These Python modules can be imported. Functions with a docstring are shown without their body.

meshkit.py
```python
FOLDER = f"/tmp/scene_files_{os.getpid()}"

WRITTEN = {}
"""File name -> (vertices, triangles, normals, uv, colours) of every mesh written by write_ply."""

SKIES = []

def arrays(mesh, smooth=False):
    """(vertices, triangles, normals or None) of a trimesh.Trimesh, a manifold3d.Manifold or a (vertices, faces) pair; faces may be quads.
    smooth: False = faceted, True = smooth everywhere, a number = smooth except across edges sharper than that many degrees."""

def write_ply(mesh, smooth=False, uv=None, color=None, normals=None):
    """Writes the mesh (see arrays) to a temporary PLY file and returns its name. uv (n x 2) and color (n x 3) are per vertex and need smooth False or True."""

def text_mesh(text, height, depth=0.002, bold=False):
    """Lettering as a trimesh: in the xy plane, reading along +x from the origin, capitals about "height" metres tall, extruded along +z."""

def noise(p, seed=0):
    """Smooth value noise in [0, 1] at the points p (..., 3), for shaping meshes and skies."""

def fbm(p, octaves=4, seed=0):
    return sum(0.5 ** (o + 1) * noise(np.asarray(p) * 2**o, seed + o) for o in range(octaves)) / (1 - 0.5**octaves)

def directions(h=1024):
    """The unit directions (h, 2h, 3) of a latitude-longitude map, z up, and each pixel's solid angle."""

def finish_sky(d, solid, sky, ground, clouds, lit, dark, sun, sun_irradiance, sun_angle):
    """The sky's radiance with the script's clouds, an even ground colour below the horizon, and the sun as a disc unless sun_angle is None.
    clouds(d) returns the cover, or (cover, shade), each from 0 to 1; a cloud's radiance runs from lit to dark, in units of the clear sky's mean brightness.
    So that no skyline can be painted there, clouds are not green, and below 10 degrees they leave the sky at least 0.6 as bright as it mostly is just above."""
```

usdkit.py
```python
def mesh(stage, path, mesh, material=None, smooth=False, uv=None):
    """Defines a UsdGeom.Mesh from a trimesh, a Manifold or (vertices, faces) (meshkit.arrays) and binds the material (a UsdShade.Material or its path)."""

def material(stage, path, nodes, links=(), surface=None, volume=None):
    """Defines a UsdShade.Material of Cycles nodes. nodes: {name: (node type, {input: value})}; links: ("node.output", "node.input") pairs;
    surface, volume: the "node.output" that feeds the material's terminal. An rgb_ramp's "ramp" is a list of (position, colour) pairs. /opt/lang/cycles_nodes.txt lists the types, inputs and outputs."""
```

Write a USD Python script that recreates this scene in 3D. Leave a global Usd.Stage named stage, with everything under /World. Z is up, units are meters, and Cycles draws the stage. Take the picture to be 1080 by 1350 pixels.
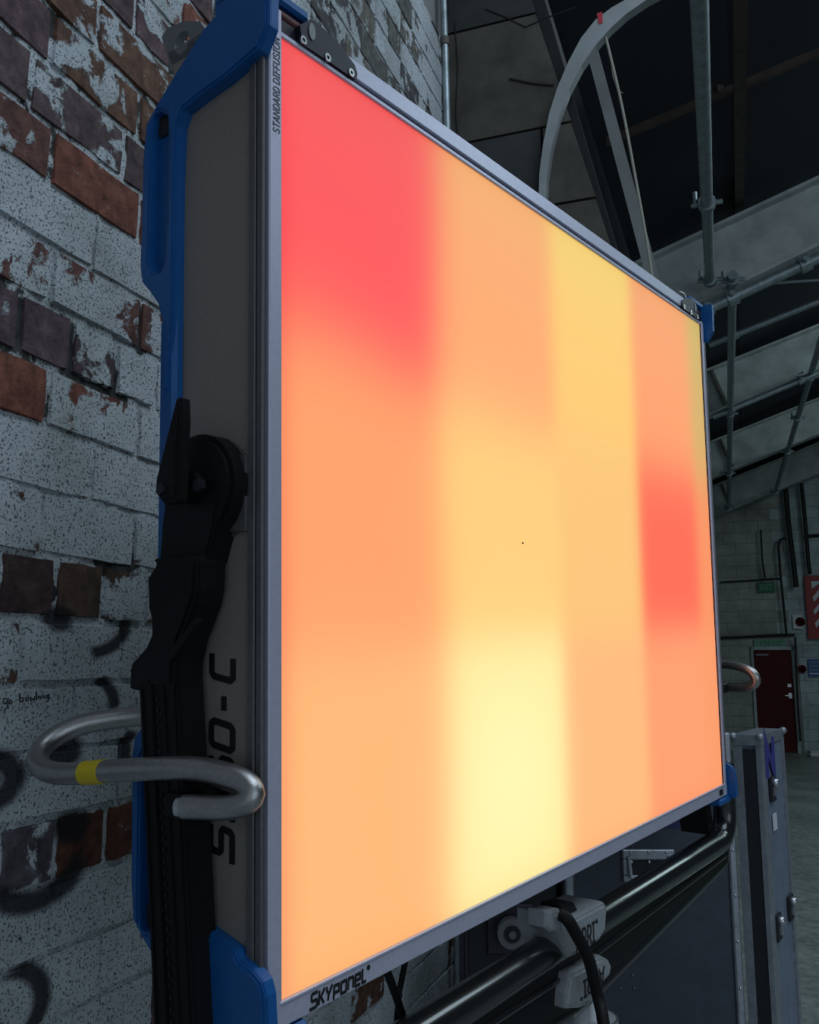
import math, random
import numpy as np, trimesh, manifold3d as mf, usdkit, meshkit
from shapely.geometry import Polygon, LineString, Point, box as sbox
from shapely.ops import unary_union
from shapely import affinity
from pxr import Usd, UsdGeom, UsdLux, UsdShade, Gf, Sdf, Vt

random.seed(7); RNG = np.random.default_rng(7)
stage = Usd.Stage.CreateInMemory()
UsdGeom.SetStageUpAxis(stage, 'Z'); UsdGeom.SetStageMetersPerUnit(stage, 1.0)
stage.SetDefaultPrim(UsdGeom.Xform.Define(stage, '/World').GetPrim())
UsdGeom.Scope.Define(stage, '/World/Looks')

# ------------------------------------------------------------------ camera
FPX = 1200.0
PITCH = math.atan(197 / 1200.)
SP, CP = math.sin(PITCH), math.cos(PITCH)
EYE = np.array([0, 0, 1.72])
C2W = np.array([[1, 0, 0], [0, SP, CP], [0, -CP, SP]], float)
cam = UsdGeom.Camera.Define(stage, '/World/camera')
cam.CreateHorizontalApertureAttr(36.0); cam.CreateVerticalApertureAttr(45.0)
cam.CreateFocalLengthAttr(36.0 * FPX / 1080)
cam.CreateClippingRangeAttr(Gf.Vec2f(0.02, 500))
cam.CreateExposureAttr(0.0)
cam.AddTransformOp().Set(Gf.Matrix4d(1, 0, 0, 0, 0, -SP, CP, 0, 0, -CP, -SP, 0, 0, 0, 1.72, 1))

# ------------------------------------------------------------------ light of the place
DW = np.array([.343649, .939098, 0]); NW = np.array([.939098, -.343649, 0])   # along the hall, and from its left wall to the right
def room(s, t, z): return DW * s + NW * t + np.array([0, 0, 1.]) * z
def rect_light(name, centre, aim, w, h, colour, power):
    l = UsdLux.RectLight.Define(stage, '/World/' + name)
    l.CreateWidthAttr(w); l.CreateHeightAttr(h); l.CreateIntensityAttr(power); l.CreateColorAttr(Gf.Vec3f(*colour)); l.CreateNormalizeAttr(False)
    z = np.asarray(centre, float) - np.asarray(aim, float); z /= np.linalg.norm(z)
    x = np.cross([0, 0, 1.], z)
    x = np.array([1., 0, 0]) if np.linalg.norm(x) < 1e-3 else x / np.linalg.norm(x)
    y = np.cross(z, x)
    l.AddTransformOp().Set(Gf.Matrix4d(*x, 0, *y, 0, *z, 0, *centre, 1))
    return l
dome = UsdLux.DomeLight.Define(stage, '/World/daylight_sky')
dome.CreateIntensityAttr(0.10); dome.CreateColorAttr(Gf.Vec3f(.70, .88, 1.0))
rect_light('loading_door_daylight', room(-3.5, 6.2, 2.9), room(1.5, .3, 1.8), 5.0, 4.0, (.70, .84, 1.0), 1.1)
rect_light('roof_skylight', room(0.7, 1.2, 5.0), room(0.7, 1.0, 0), 3.0, 2.0, (.71, .86, 1.0), 3.1)
rect_light('middle_roof_skylight', room(5.2, 4.2, 6.2), room(4.6, 2.6, 0), 2.2, 2.0, (.72, .9, 1.0), 5.0)
rect_light('far_roof_skylight', room(10.0, 5.0, 6.3), room(12.0, 1.5, 2), 2.5, 2.0, (.68, .92, .95), 6.0)

# ------------------------------------------------------------------ helpers
def ray(u, v): return C2W @ np.array([(u - 540) / FPX, (v - 675) / FPX, 1.])
def on_plane(u, v, q, n):
    d = ray(u, v); return EYE + d * (np.dot(q - EYE, n) / np.dot(d, n))
TAKEN = {}
def numbered(path):
    k = TAKEN.get(path, -1) + 1; TAKEN[path] = k
    return path if k == 0 else f'{path}_{k:03d}'
def root_path(parent): return '/World' if parent is None else str(parent.GetPath())
def mark(p, label=None, cat=None, group=None, kind=None):
    for k, v in (('label', label), ('category', cat), ('group', group), ('kind', kind)):
        if v: p.SetCustomDataByKey(k, v)
    return p
def thing(name, label, cat, loc=(0, 0, 0), matrix=None, group=None):
    x = UsdGeom.Xform.Define(stage, numbered('/World/' + name))
    if matrix is not None: x.AddTransformOp().Set(matrix)
    else: x.AddTranslateOp().Set(Gf.Vec3d(*map(float, loc)))
    return mark(x.GetPrim(), label, cat, group)
def struct(name, loc=(0, 0, 0)):
    x = UsdGeom.Xform.Define(stage, numbered('/World/' + name)); x.AddTranslateOp().Set(Gf.Vec3d(*map(float, loc)))
    return mark(x.GetPrim(), kind='structure')
def part(name, m, mat, parent=None, label=None, smooth=30, kind=None, shift=None):
    if isinstance(m, (list,)): m = trimesh.util.concatenate([tri(q) for q in m])
    m = tri(m)
    if shift is not None: m = m.copy(); m.apply_translation(-np.asarray(shift, float))
    path = numbered(root_path(parent) + '/' + name)
    g = usdkit.mesh(stage, path, m, mat, smooth=smooth)
    return mark(g.GetPrim(), label=label, kind=kind)
def tri(m):
    if isinstance(m, trimesh.Trimesh): return m
    v, f, _ = meshkit.arrays(m); return trimesh.Trimesh(v, f, process=False)
def bx(lo, hi):
    lo, hi = np.minimum(lo, hi), np.maximum(lo, hi)
    b = trimesh.creation.box(hi - lo); b.apply_translation((np.asarray(lo) + hi) / 2); return b
def rbx(lo, hi, r=.002):
    """box with chamfered edges"""
    lo, hi = np.minimum(lo, hi).astype(float), np.maximum(lo, hi).astype(float)
    r = min(r, .49 * (hi - lo).min()); c, e = (lo + hi) / 2, (hi - lo) / 2
    p = [c + (np.array(sg) * 2 - 1) * (e - r * (1 - np.eye(3)[a])) for sg in np.ndindex(2, 2, 2) for a in range(3)]
    return trimesh.convex.convex_hull(np.array(p))
def prism(poly, h0, h1, axes='xyz', cham=0.0):
    """polygon (a, b) extruded from h0 to h1 along c; axes says where a, b, c go"""
    polys = getattr(poly, 'geoms', [poly]); out = []
    for g in polys:
        m = trimesh.creation.extrude_polygon(g, h1 - h0, engine='earcut'); v = np.array(m.vertices); v[:, 2] += h0
        w = np.zeros_like(v)
        for k, a in enumerate(axes): w[:, 'xyz'.index(a)] = v[:, k]
        out.append(trimesh.Trimesh(w, m.faces, process=False))
    m = trimesh.util.concatenate(out)
    s = {'xyz': 1, 'yzx': 1, 'zxy': 1}.get(axes, -1)
    if s < 0: m.faces = m.faces[:, ::-1]
    return m
def cprism(poly, h0, h1, axes, c):
    """prism whose far (h1) rim is chamfered by c"""
    inner = poly.buffer(-c, join_style=2)
    rings = [prism(poly, h0, h1 - c, axes)] if h1 > h0 else [prism(poly, h1 + c, h0, axes)]
    steps = 3
    for i in range(steps):
        a = (i + 1) / steps
        off = c * (1 - math.sqrt(max(0, 1 - a * a)))
        lo, hi = (h1 - c + c * i / steps, h1 - c + c * (i + 1) / steps) if h1 > h0 else (h1 + c - c * (i + 1) / steps, h1 + c - c * i / steps)
        rings.append(prism(poly.buffer(-off, join_style=2), lo, hi, axes))
    return trimesh.util.concatenate(rings)
def frame_of(d):
    d = d / np.linalg.norm(d); a = np.array([0, 0, 1.]) if abs(d[2]) < .9 else np.array([1., 0, 0])
    x = np.cross(a, d); x /= np.linalg.norm(x); return x, np.cross(d, x)
def tube(pts, r, sides=16, caps=True, flat=None):
    """round tube (or flat band: flat=(width, thickness)) along points, parallel-transported"""
    pts = np.asarray(pts, float); n = len(pts)
    t = np.gradient(pts, axis=0); t /= np.linalg.norm(t, axis=1, keepdims=True)
    x, y = frame_of(t[0]); V = []
    r = np.broadcast_to(np.asarray(r, float), (n,))
    ang = np.linspace(0, 2 * np.pi, sides, endpoint=False)
    for i in range(n):
        x = x - t[i] * (x @ t[i]); x /= np.linalg.norm(x); y = np.cross(t[i], x)
        V.append(pts[i] + r[i] * (np.cos(ang)[:, None] * x + np.sin(ang)[:, None] * y))
    V = np.vstack(V); F = []
    for i in range(n - 1):
        for k in range(sides):
            a, b = i * sides + k, i * sides + (k + 1) % sides
            F += [[a, b, b + sides], [a, b + sides, a + sides]]
    if caps:
        V = np.vstack([V, pts[:1], pts[-1:]]); c0, c1 = len(V) - 2, len(V) - 1
        for k in range(sides):
            F.append([c0, (k + 1) % sides, k]); F.append([c1, (n - 1) * sides + k, (n - 1) * sides + (k + 1) % sides])
    return trimesh.Trimesh(V, np.array(F), process=False)
def spline(pts, n=60):
    from scipy.interpolate import CubicSpline, PchipInterpolator
    p = np.asarray(pts, float); d = np.r_[0, np.cumsum(np.linalg.norm(np.diff(p, axis=0), axis=1) ** .5)]
    return CubicSpline(d, p)(np.linspace(0, d[-1], n))
def cyl(p, q, r, sides=24):
    return tube(np.array([p, q], float), r, sides)
def stroke(paths, w, cap=3):
    """flat lettering: polylines buffered to a pen width"""
    return unary_union([LineString(p).buffer(w / 2, cap_style=cap, join_style=2) for p in paths])

# ------------------------------------------------------------------ materials
def L(n): return '/World/Looks/' + n
def plain(name, col, rough=.5, metal=0., spec=.5, noise=0., scale=40., bump=0., bscale=300., coat=0.):
    nodes = {'p': ('principled_bsdf', {'base_color': col, 'roughness': rough, 'metallic': metal, 'specular_ior_level': spec, 'coat_weight': coat})}; links = []
    if noise or bump: nodes['g'] = ('geometry', {})
    if noise:
        nodes['n'] = ('noise_texture', {'scale': scale, 'detail': 5., 'roughness': .6})
        nodes['r'] = ('rgb_ramp', {'ramp': [(.3, tuple(c * (1 - noise) for c in col)), (.7, tuple(min(1, c * (1 + noise)) for c in col))]})
        links += [('g.position', 'n.vector'), ('n.fac', 'r.fac'), ('r.color', 'p.base_color')]
    if bump:
        nodes['bn'] = ('noise_texture', {'scale': bscale, 'detail': 3.}); nodes['b'] = ('bump', {'strength': bump, 'distance': .001})
        links += [('g.position', 'bn.vector'), ('bn.fac', 'b.height'), ('b.normal', 'p.normal')]
    return usdkit.material(stage, L(name), nodes, links, surface='p.BSDF')
M = {}
M['alu'] = plain('anodised_aluminium', (.56, .56, .70), .42, .35, noise=.06, scale=200)
M['rail'] = plain('dark_aluminium_rail', (.15, .145, .15), .42, .5, noise=.1, scale=150)
M['groove'] = plain('frame_groove', (.02, .02, .035), .6)
M['housing'] = plain('grey_painted_housing', (.26, .226, .203), .55, .1, noise=.1, scale=400, bump=.35, bscale=900)
M['blue'] = plain('blue_coated_guard', (.005, .095, .32), .42, noise=.08, scale=60, bump=.12, bscale=700)
M['black'] = plain('black_yoke_paint', (.007, .007, .008), .5, spec=.22, bump=.15, bscale=500)
M['gloss_black'] = plain('gloss_black_tube', (.012, .013, .014), .22, spec=.6, coat=.3)
M['rubber'] = plain('black_rubber', (.006, .006, .007), .6, spec=.25)
M['print'] = plain('black_print', (.006, .006, .007), .5)
M['print_grey'] = plain('grey_print', (.06, .065, .09), .5)
M['plate'] = plain('dark_anodised_plate', (.022, .018, .032), .45, .3)
M['tube'] = plain('satin_tube', (.40, .39, .39), .30, .9, noise=.12, scale=260, bump=.25, bscale=1200)
M['steel'] = plain('bright_steel', (.55, .57, .6), .3, .9)
M['zinc'] = plain('zinc_scaffold', (.32, .38, .40), .45, .6, noise=.25, scale=25)
M['lug'] = plain('grey_lug', (.22, .24, .25), .5, .4)
M['clamp'] = plain('silver_cast_clamp', (.42, .43, .46), .45, .5, noise=.08, scale=90, bump=.2)
M['yellow'] = plain('yellow_tape', (.62, .46, .01), .5, bump=.3, bscale=200)
M['redtape'] = plain('red_tape', (.5, .03, .05), .6)
M['oxide'] = plain('red_brown_bar', (.10, .03, .025), .5)
M['beam'] = plain('painted_steel_beam', (.42, .45, .45), .6, noise=.25, scale=4)
M['beam_dark'] = plain('bare_steel_haunch', (.12, .11, .10), .7, noise=.3, scale=5)
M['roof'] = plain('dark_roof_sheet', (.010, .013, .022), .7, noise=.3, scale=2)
M['timber'] = plain('brown_timber', (.075, .055, .045), .75, noise=.3, scale=8)
M['strut'] = plain('dull_steel_strut', (.17, .18, .18), .6, noise=.2, scale=6)
M['rope'] = plain('pale_rope', (.30, .29, .24), .8)
M['hoop'] = plain('grey_hoop_steel', (.30, .32, .33), .55, .2, noise=.15, scale=10)
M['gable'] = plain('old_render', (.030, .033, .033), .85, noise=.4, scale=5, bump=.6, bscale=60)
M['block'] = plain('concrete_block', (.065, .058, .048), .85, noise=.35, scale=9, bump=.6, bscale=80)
M['crack'] = plain('dark_crack', (.012, .012, .014), .9)
M['farwall'] = plain('painted_block_wall', (.33, .34, .31), .85, noise=.35, scale=1.6, bump=.5, bscale=20)
M['farwall2'] = plain('pale_painted_block_wall', (.40, .46, .48), .85, noise=.3, scale=2.2, bump=.5, bscale=20)
M['wall_plain'] = plain('plain_old_wall', (.22, .22, .22), .85, noise=.3, scale=3)
M['door'] = plain('dark_red_door', (.075, .006, .009), .6, spec=.2, noise=.15, scale=6)
M['green'] = plain('green_sign', (.01, .12, .06), .5)
M['green_pale'] = plain('pale_green_sign', (.14, .30, .21), .5)
M['greentext'] = plain('sign_print_green', (.16, .42, .28), .5)
M['white'] = plain('white_plastic', (.62, .63, .66), .5)
M['signred'] = plain('sign_red', (.30, .012, .014), .5)
M['bluenote'] = plain('blue_notice', (.04, .09, .36), .5)
M['cable'] = plain('conduit_black', (.012, .012, .014), .7)
M['lam'] = plain('blue_black_laminate', (.030, .040, .060), .5, noise=.2, scale=30, bump=.35, bscale=500)
M['lamgrey'] = plain('grey_laminate', (.15, .185, .25), .5, noise=.15, scale=30, bump=.3, bscale=500)
M['casetrim'] = plain('aluminium_case_trim', (.30, .32, .36), .45, .6, noise=.2, scale=60)
M['stencil'] = plain('purple_stencil', (.035, .035, .22), .6)
M['bluetape'] = plain('blue_tape', (.01, .012, .09), .6)
M['castor'] = plain('grey_castor_tyre', (.17, .17, .18), .6)
M['dark'] = plain('dark_recess', (.012, .014, .018), .7)

# concrete floor
usdkit.material(stage, L('concrete_floor'), {
    'g': ('geometry', {}), 'n': ('noise_texture', {'scale': 1.1, 'detail': 8., 'roughness': .65}), 'n2': ('noise_texture', {'scale': 14., 'detail': 6., 'roughness': .7}),
    'r': ('rgb_ramp', {'ramp': [(.32, (.22, .25, .23)), (.55, (.36, .40, .38)), (.72, (.46, .50, .47))]}), 'r2': ('rgb_ramp', {'ramp': [(.35, (.6, .6, .6)), (.6, (1, 1, 1))]}),
    'm': ('mix', {'mix_type': 'multiply', 'fac': 1.}), 'rr': ('map_range', {'from_min': .3, 'from_max': .7, 'to_min': .3, 'to_max': .6}),
    'p': ('principled_bsdf', {'roughness': .45}), 'b': ('bump', {'strength': .2, 'distance': .01})},
    [('g.position', 'n.vector'), ('g.position', 'n2.vector'), ('n.fac', 'r.fac'), ('n2.fac', 'r2.fac'), ('r.color', 'm.color1'), ('r2.color', 'm.color2'), ('m.color', 'p.base_color'),
     ('n2.fac', 'rr.value'), ('rr.result', 'p.roughness'), ('n2.fac', 'b.height'), ('b.normal', 'p.normal')], surface='p.BSDF')
M['floor'] = UsdShade.Material.Get(stage, L('concrete_floor'))

# the lamp's diffuser: a sheet that gives off the colours of the LEDs behind it
M['diffuser'] = usdkit.material(stage, L('lit_diffuser'), {
    'a': ('attribute', {'attribute': 'glow'}), 'p': ('principled_bsdf', {'base_color': (.03, .03, .03), 'roughness': .6, 'specular_ior_level': .2, 'emission_strength': 1.0})},
    [('a.color', 'p.emission_color')], surface='p.BSDF')

# ------------------------------------------------------------------ the brick wall's plane
WD = -.77                                    # the wall stands at t = WD
def wall_at(u, v):
    p = on_plane(u, v, NW * WD, NW); return np.array([p @ DW, p[2]])

# old paint over red brick, pores, spray marks
SPRAY = [  # arcs of black spray paint on the wall: centre, radius, half width, where it stops (all on the wall, seen in the photo)
    ((118, 808), 55, 13, (158, 850), 46), ((100, 936), 50, 12, (146, 912), 28), ((80, 816), 4, 20, (80, 816), 26),
    ((52, 1128), 54, 20, (60, 1176), 60), ((-8, 1345), 50, 15, (34, 1318), 50), ((-14, 1030), 24, 20, (8, 1030), 60),
    ((84, 990), 8, 22, (84, 990), 40), ((205, 985), 45, 13, (163, 990), 34), ((96, 1090), 4, 26, (96, 1092), 40), ((230, 1010), 20, 24, (220, 1010), 60)]
nodes = {'g': ('geometry', {}), 'dir': ('vector_math', {'math_type': 'dot_product', 'vector2': tuple(DW * .62)}), 'xyz': ('separate_xyz', {}), 'c': ('combine_xyz', {'y': 0.}),
         'paint': ('attribute', {'attribute': 'paint'}), 'tone': ('attribute', {'attribute': 'tone'}),
         'n1': ('noise_texture', {'scale': 13., 'detail': 8., 'roughness': .62, 'distortion': .6}), 'n2': ('noise_texture', {'scale': 42., 'detail': 7., 'roughness': .68}),
         'n3': ('noise_texture', {'scale': 330., 'detail': 1.5, 'roughness': .5}), 'n4': ('noise_texture', {'scale': 5., 'detail': 5., 'roughness': .6}),
         'add': ('math', {'math_type': 'add'}), 'jit': ('math', {'math_type': 'multiply_add', 'value2': .28, 'value3': -.14}), 'add2': ('math', {'math_type': 'add'}),
         'mask': ('map_range', {'from_min': .985, 'from_max': 1.02, 'clamp': True}),
         'brick': ('rgb_ramp', {'ramp': [(.28, (.30, .30, .34)), (.5, (.88, .86, .86)), (.68, (1.45, 1.45, 1.45)), (.78, (2.1, 2.2, 2.2))]}), 'bm': ('mix', {'mix_type': 'multiply', 'fac': 1.}),
         'pcol': ('rgb_ramp', {'ramp': [(.3, (.36, .39, .39)), (.5, (.50, .54, .57)), (.7, (.61, .65, .69))]}),
         'pore': ('map_range', {'from_min': .585, 'from_max': .63, 'clamp': True}), 'pm': ('mix', {'mix_type': 'mix', 'color2': (.07, .09, .11)}), 'pf': ('math', {'math_type': 'multiply', 'value2': .85}),
         'mixp': ('mix', {'mix_type': 'mix'}), 'mixg': ('mix', {'mix_type': 'mix', 'color2': (.012, .012, .016)}),
         'h1': ('math', {'math_type': 'multiply_add', 'value2': .55}), 'h2': ('math', {'math_type': 'multiply_add', 'value2': -.25}),
         'b': ('bump', {'strength': .7, 'distance': .004}), 'p': ('principled_bsdf', {'roughness': .82, 'specular_ior_level': .3}), 'gs': ('math', {'math_type': 'multiply', 'value2': .93, 'use_clamp': True})}
links = [('g.position', 'dir.vector1'), ('g.position', 'xyz.vector'), ('dir.value', 'c.x'), ('xyz.z', 'c.z'),
         ('g.position', 'n1.vector'), ('g.position', 'n2.vector'), ('g.position', 'n3.vector'), ('g.position', 'n4.vector'),
         ('n1.fac', 'add.value1'), ('paint.fac', 'add.value2'), ('n2.fac', 'jit.value1'), ('add.value', 'add2.value1'), ('jit.value', 'add2.value2'), ('add2.value', 'mask.value'),
         ('n2.fac', 'brick.fac'), ('brick.color', 'bm.color1'), ('tone.color', 'bm.color2'), ('n4.fac', 'pcol.fac'),
         ('n3.fac', 'pore.value'), ('pore.result', 'pf.value1'), ('pf.value', 'pm.fac'), ('pcol.color', 'pm.color1'), ('mask.result', 'mixp.fac'), ('bm.color', 'mixp.color1'), ('pm.color', 'mixp.color2'),
         ('mixp.color', 'mixg.color1'), ('mixg.color', 'p.base_color'),
         ('mask.result', 'h1.value1'), ('n2.fac', 'h1.value3'), ('pore.result', 'h2.value1'), ('h1.value', 'h2.value3'), ('h2.value', 'b.height'), ('b.normal', 'p.normal')]
PXM = .0009
last = None
for i, (c, r, w, gc, gr) in enumerate(SPRAY):
    a, b = wall_at(*c), wall_at(*gc)
    nodes[f'd{i}'] = ('vector_math', {'math_type': 'distance', 'vector2': (a[0] * .62, 0., a[1])}); nodes[f'q{i}'] = ('math', {'math_type': 'subtract', 'value2': r * PXM})
    nodes[f'a{i}'] = ('math', {'math_type': 'absolute'}); nodes[f'k{i}'] = ('map_range', {'range_type': 'smoothstep', 'from_min': w * PXM * .35, 'from_max': w * PXM, 'to_min': 1., 'to_max': 0., 'clamp': True})
    nodes[f'e{i}'] = ('vector_math', {'math_type': 'distance', 'vector2': (b[0] * .62, 0., b[1])}); nodes[f'f{i}'] = ('map_range', {'range_type': 'smoothstep', 'from_min': gr * PXM * .75, 'from_max': gr * PXM, 'to_min': 1., 'to_max': 0., 'clamp': True})
    nodes[f'm{i}'] = ('math', {'math_type': 'multiply'})
    links += [('c.vector', f'd{i}.vector1'), (f'd{i}.value', f'q{i}.value1'), (f'q{i}.value', f'a{i}.value1'), (f'a{i}.value', f'k{i}.value'), ('c.vector', f'e{i}.vector1'), (f'e{i}.value', f'f{i}.value'),
              (f'k{i}.result', f'm{i}.value1'), (f'f{i}.result', f'm{i}.value2')]
    if last is None: last = f'm{i}.value'
    else:
        nodes[f'x{i}'] = ('math', {'math_type': 'maximum'}); links += [(last, f'x{i}.value1'), (f'm{i}.value', f'x{i}.value2')]; last = f'x{i}.value'
links += [(last, 'gs.value1'), ('gs.value', 'mixg.fac')]
M['brick'] = usdkit.material(stage, L('old_painted_brick'), nodes, links, surface='p.BSDF')

def primvar(prim, name, vals, typ):
    UsdGeom.PrimvarsAPI(prim).CreatePrimvar(name, typ, 'vertex').Set(vals)

# ================================================================== THE SETTING
CORNER = 2.446; FAR = 19.3; RIGHT = 9.0; BACK = -5.0
EAVE = 5.06; SLOPE = .385
def roof_z(t): return EAVE + SLOPE * (t + .627) + .12
# floor
fl = struct('floor')
c = [room(BACK, WD - .3, 0), room(BACK, RIGHT, 0), room(FAR + .3, RIGHT, 0), room(FAR + .3, WD - .3, 0)]
def slab(pts, up):
    p = np.array(pts, float); return trimesh.convex.convex_hull(np.vstack([p, p + np.asarray(up, float)]))
part('slab', slab(c, (0, 0, -.15)), M['floor'], fl)
# roof: sheets between the rafters' tops, and purlins
rf = struct('ceiling')
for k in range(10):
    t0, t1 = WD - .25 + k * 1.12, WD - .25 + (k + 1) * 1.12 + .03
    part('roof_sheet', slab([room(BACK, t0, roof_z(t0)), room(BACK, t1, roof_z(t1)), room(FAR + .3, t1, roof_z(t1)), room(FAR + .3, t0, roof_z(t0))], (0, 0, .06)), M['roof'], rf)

# ---- the brick wall, brick by brick
PITCH_Z = .0757; Z0 = 2.412 - .0757 * 31.5      # course i lies round z = Z0 + (i + .5) * PITCH_Z; course 31 is the photo's course 0
NCOURSE = 47
BL = .1755                                    # stretcher pitch
S_START = -1.6
# joint positions seen in the photo, per course counted downwards from the top red course
ANCHOR = {-3: .965, -2: .89, -1: .809, 0: .957, 1: .823, 2: .908, 3: .835, 4: .790, 5: .842, 6: .93, 7: .846, 8: .789, 9: .828, 10: .92, 11: .835, 12: .817, 13: .90, 14: .82, 15: .93}
HEAD = {4, 8, 12}
def course_kind(i):
    k = 31 - i
    head = (k % 4 == 0 and k != 0) if k < 16 else k % 4 == 0
    a = ANCHOR.get(k, .81 + .0877 * (i % 2)); return k, head, a
def brick_look(k, s, rnd):
    """paint cover (0 bare, 1 all painted) and brick tone"""
    red, purple, brown, dark = (.205, .075, .052), (.125, .080, .085), (.150, .080, .055), (.070, .052, .052)
    if k < -3: p, c = (.30 + .35 * rnd.random(), [red, purple, brown][rnd.integers(3)])
    elif k == -3: p, c = .42, purple
    elif k == -2: p, c = .40, brown
    elif k == -1: p, c = (.37 if s < .81 else .47), (purple if s < .81 else brown)
    elif k == 0: p, c = (.28 if s < .79 else .46 if s < .95 else .36), (.118, .082, .085)
    elif k == 1: p, c = (.40 if s < .82 else .36), (red if s > .82 else (.16, .072, .06))
    elif k == 2: p, c = .86, red
    elif k == 3: p, c = (.52 if s < .835 else .56 if s < 1.01 else .48), (.165, .075, .065)
    elif k == 4: p, c = (.40 if s < .79 else .28 if s < .877 else .56 if s < .965 else .72), (.105, .070, .082)
    elif k == 5: p, c = (.14 if s < .842 else .62 if s < 1.017 else .7), red
    elif k == 6: p, c = (1.1 if s < 1.0 else .72), (.15, .07, .075)
    elif k == 7: p, c = (.62 if s < .846 else .74 if s < 1.015 else .64), (.20, .085, .07)
    elif k == 8: p, c = (.16 if s < .968 else .55), ((.085, .055, .052) if s < .88 else (.095, .06, .045))
    elif k == 9: p, c = (.52 if s < .828 else 1.0), (.13, .075, .06)
    elif k in (10, 11): p, c = .98, red
    elif k == 12: p, c = (.40 if s < .904 else .2 if s < .95 else .62 if s < .98 else .35), ((.10, .085, .10) if s < .904 else (.13, .05, .035))
    elif k == 13: p, c = (.60 if s < .9 else 1.), (.12, .05, .035)
    else: p, c = (.95 if rnd.random() < .75 else .45), [red, purple, brown][rnd.integers(3)]
    if k in (2, 6, 10, 11) or k > 12: pass
    if s > 1.2 and k < 2: p, c = .40 + .35 * rnd.random(), [(.13, .13, .12), (.10, .095, .10), (.16, .15, .13)][rnd.integers(3)]
    return p, c
def brick_mesh(s0, s1, z0, z1, seed, jag=.0016, bulge=.0022):
    rnd = np.random.default_rng(seed)
    c = .0022
    us = np.array([0, 0, .28, .52, .76, 1, 1.]); vs = np.array([0, 0, .5, 1, 1.])
    S = s0 + us * (s1 - s0); S[1] += c; S[-2] -= c
    Z = z0 + vs * (z1 - z0); Z[1] += c; Z[-2] -= c
    SS, ZZ = np.meshgrid(S, Z)
    P = np.stack([SS, ZZ], -1)
    edge = np.zeros(SS.shape, bool); edge[[0, -1]] = True; edge[:, [0, -1]] = True
    inner = np.zeros(SS.shape, bool); inner[[1, -2]] = True; inner[:, [1, -2]] = True
    P += (rnd.random(P.shape) - .5) * 2 * jag
    O = (rnd.random(SS.shape) - .35) * bulge
    O[inner] -= .0006; O[edge] = -.012
    O += (rnd.random() - .5) * .0022 * (.4 if s0 > 1.2 else 1)
    V = np.array([room(a, WD + o, z) for a, z, o in zip(P[..., 0].ravel(), P[..., 1].ravel(), O.ravel())])
    nv, nu = SS.shape; F = []
    for i in range(nv - 1):
        for j in range(nu - 1):
            a = i * nu + j; F += [[a, a + 1, a + nu + 1], [a, a + nu + 1, a + nu]]
    return V, np.array(F)
def project(w):
    q = C2W.T @ (w - EYE); return 540 + FPX * q[0] / q[2], 675 + FPX * q[1] / q[2], q[2]
brickwall = struct('wall_left')
bricks = []
for i in range(NCOURSE):
    k, head, a = course_kind(i)
    pit = BL / 2 if head else BL
    s = a - math.ceil((a - S_START) / pit) * pit
    zc = Z0 + i * PITCH_Z
    while s < CORNER - .02:
        e = min(s + pit, CORNER)
        if e - s > .03: bricks.append((k, s, e, zc))
        s += pit
gapb = lambda k: (.0020 if k in (2, 6, 7, 10, 11, 13, 14, 15) or k > 15 or k < -4 else .0036)
order = []
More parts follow.
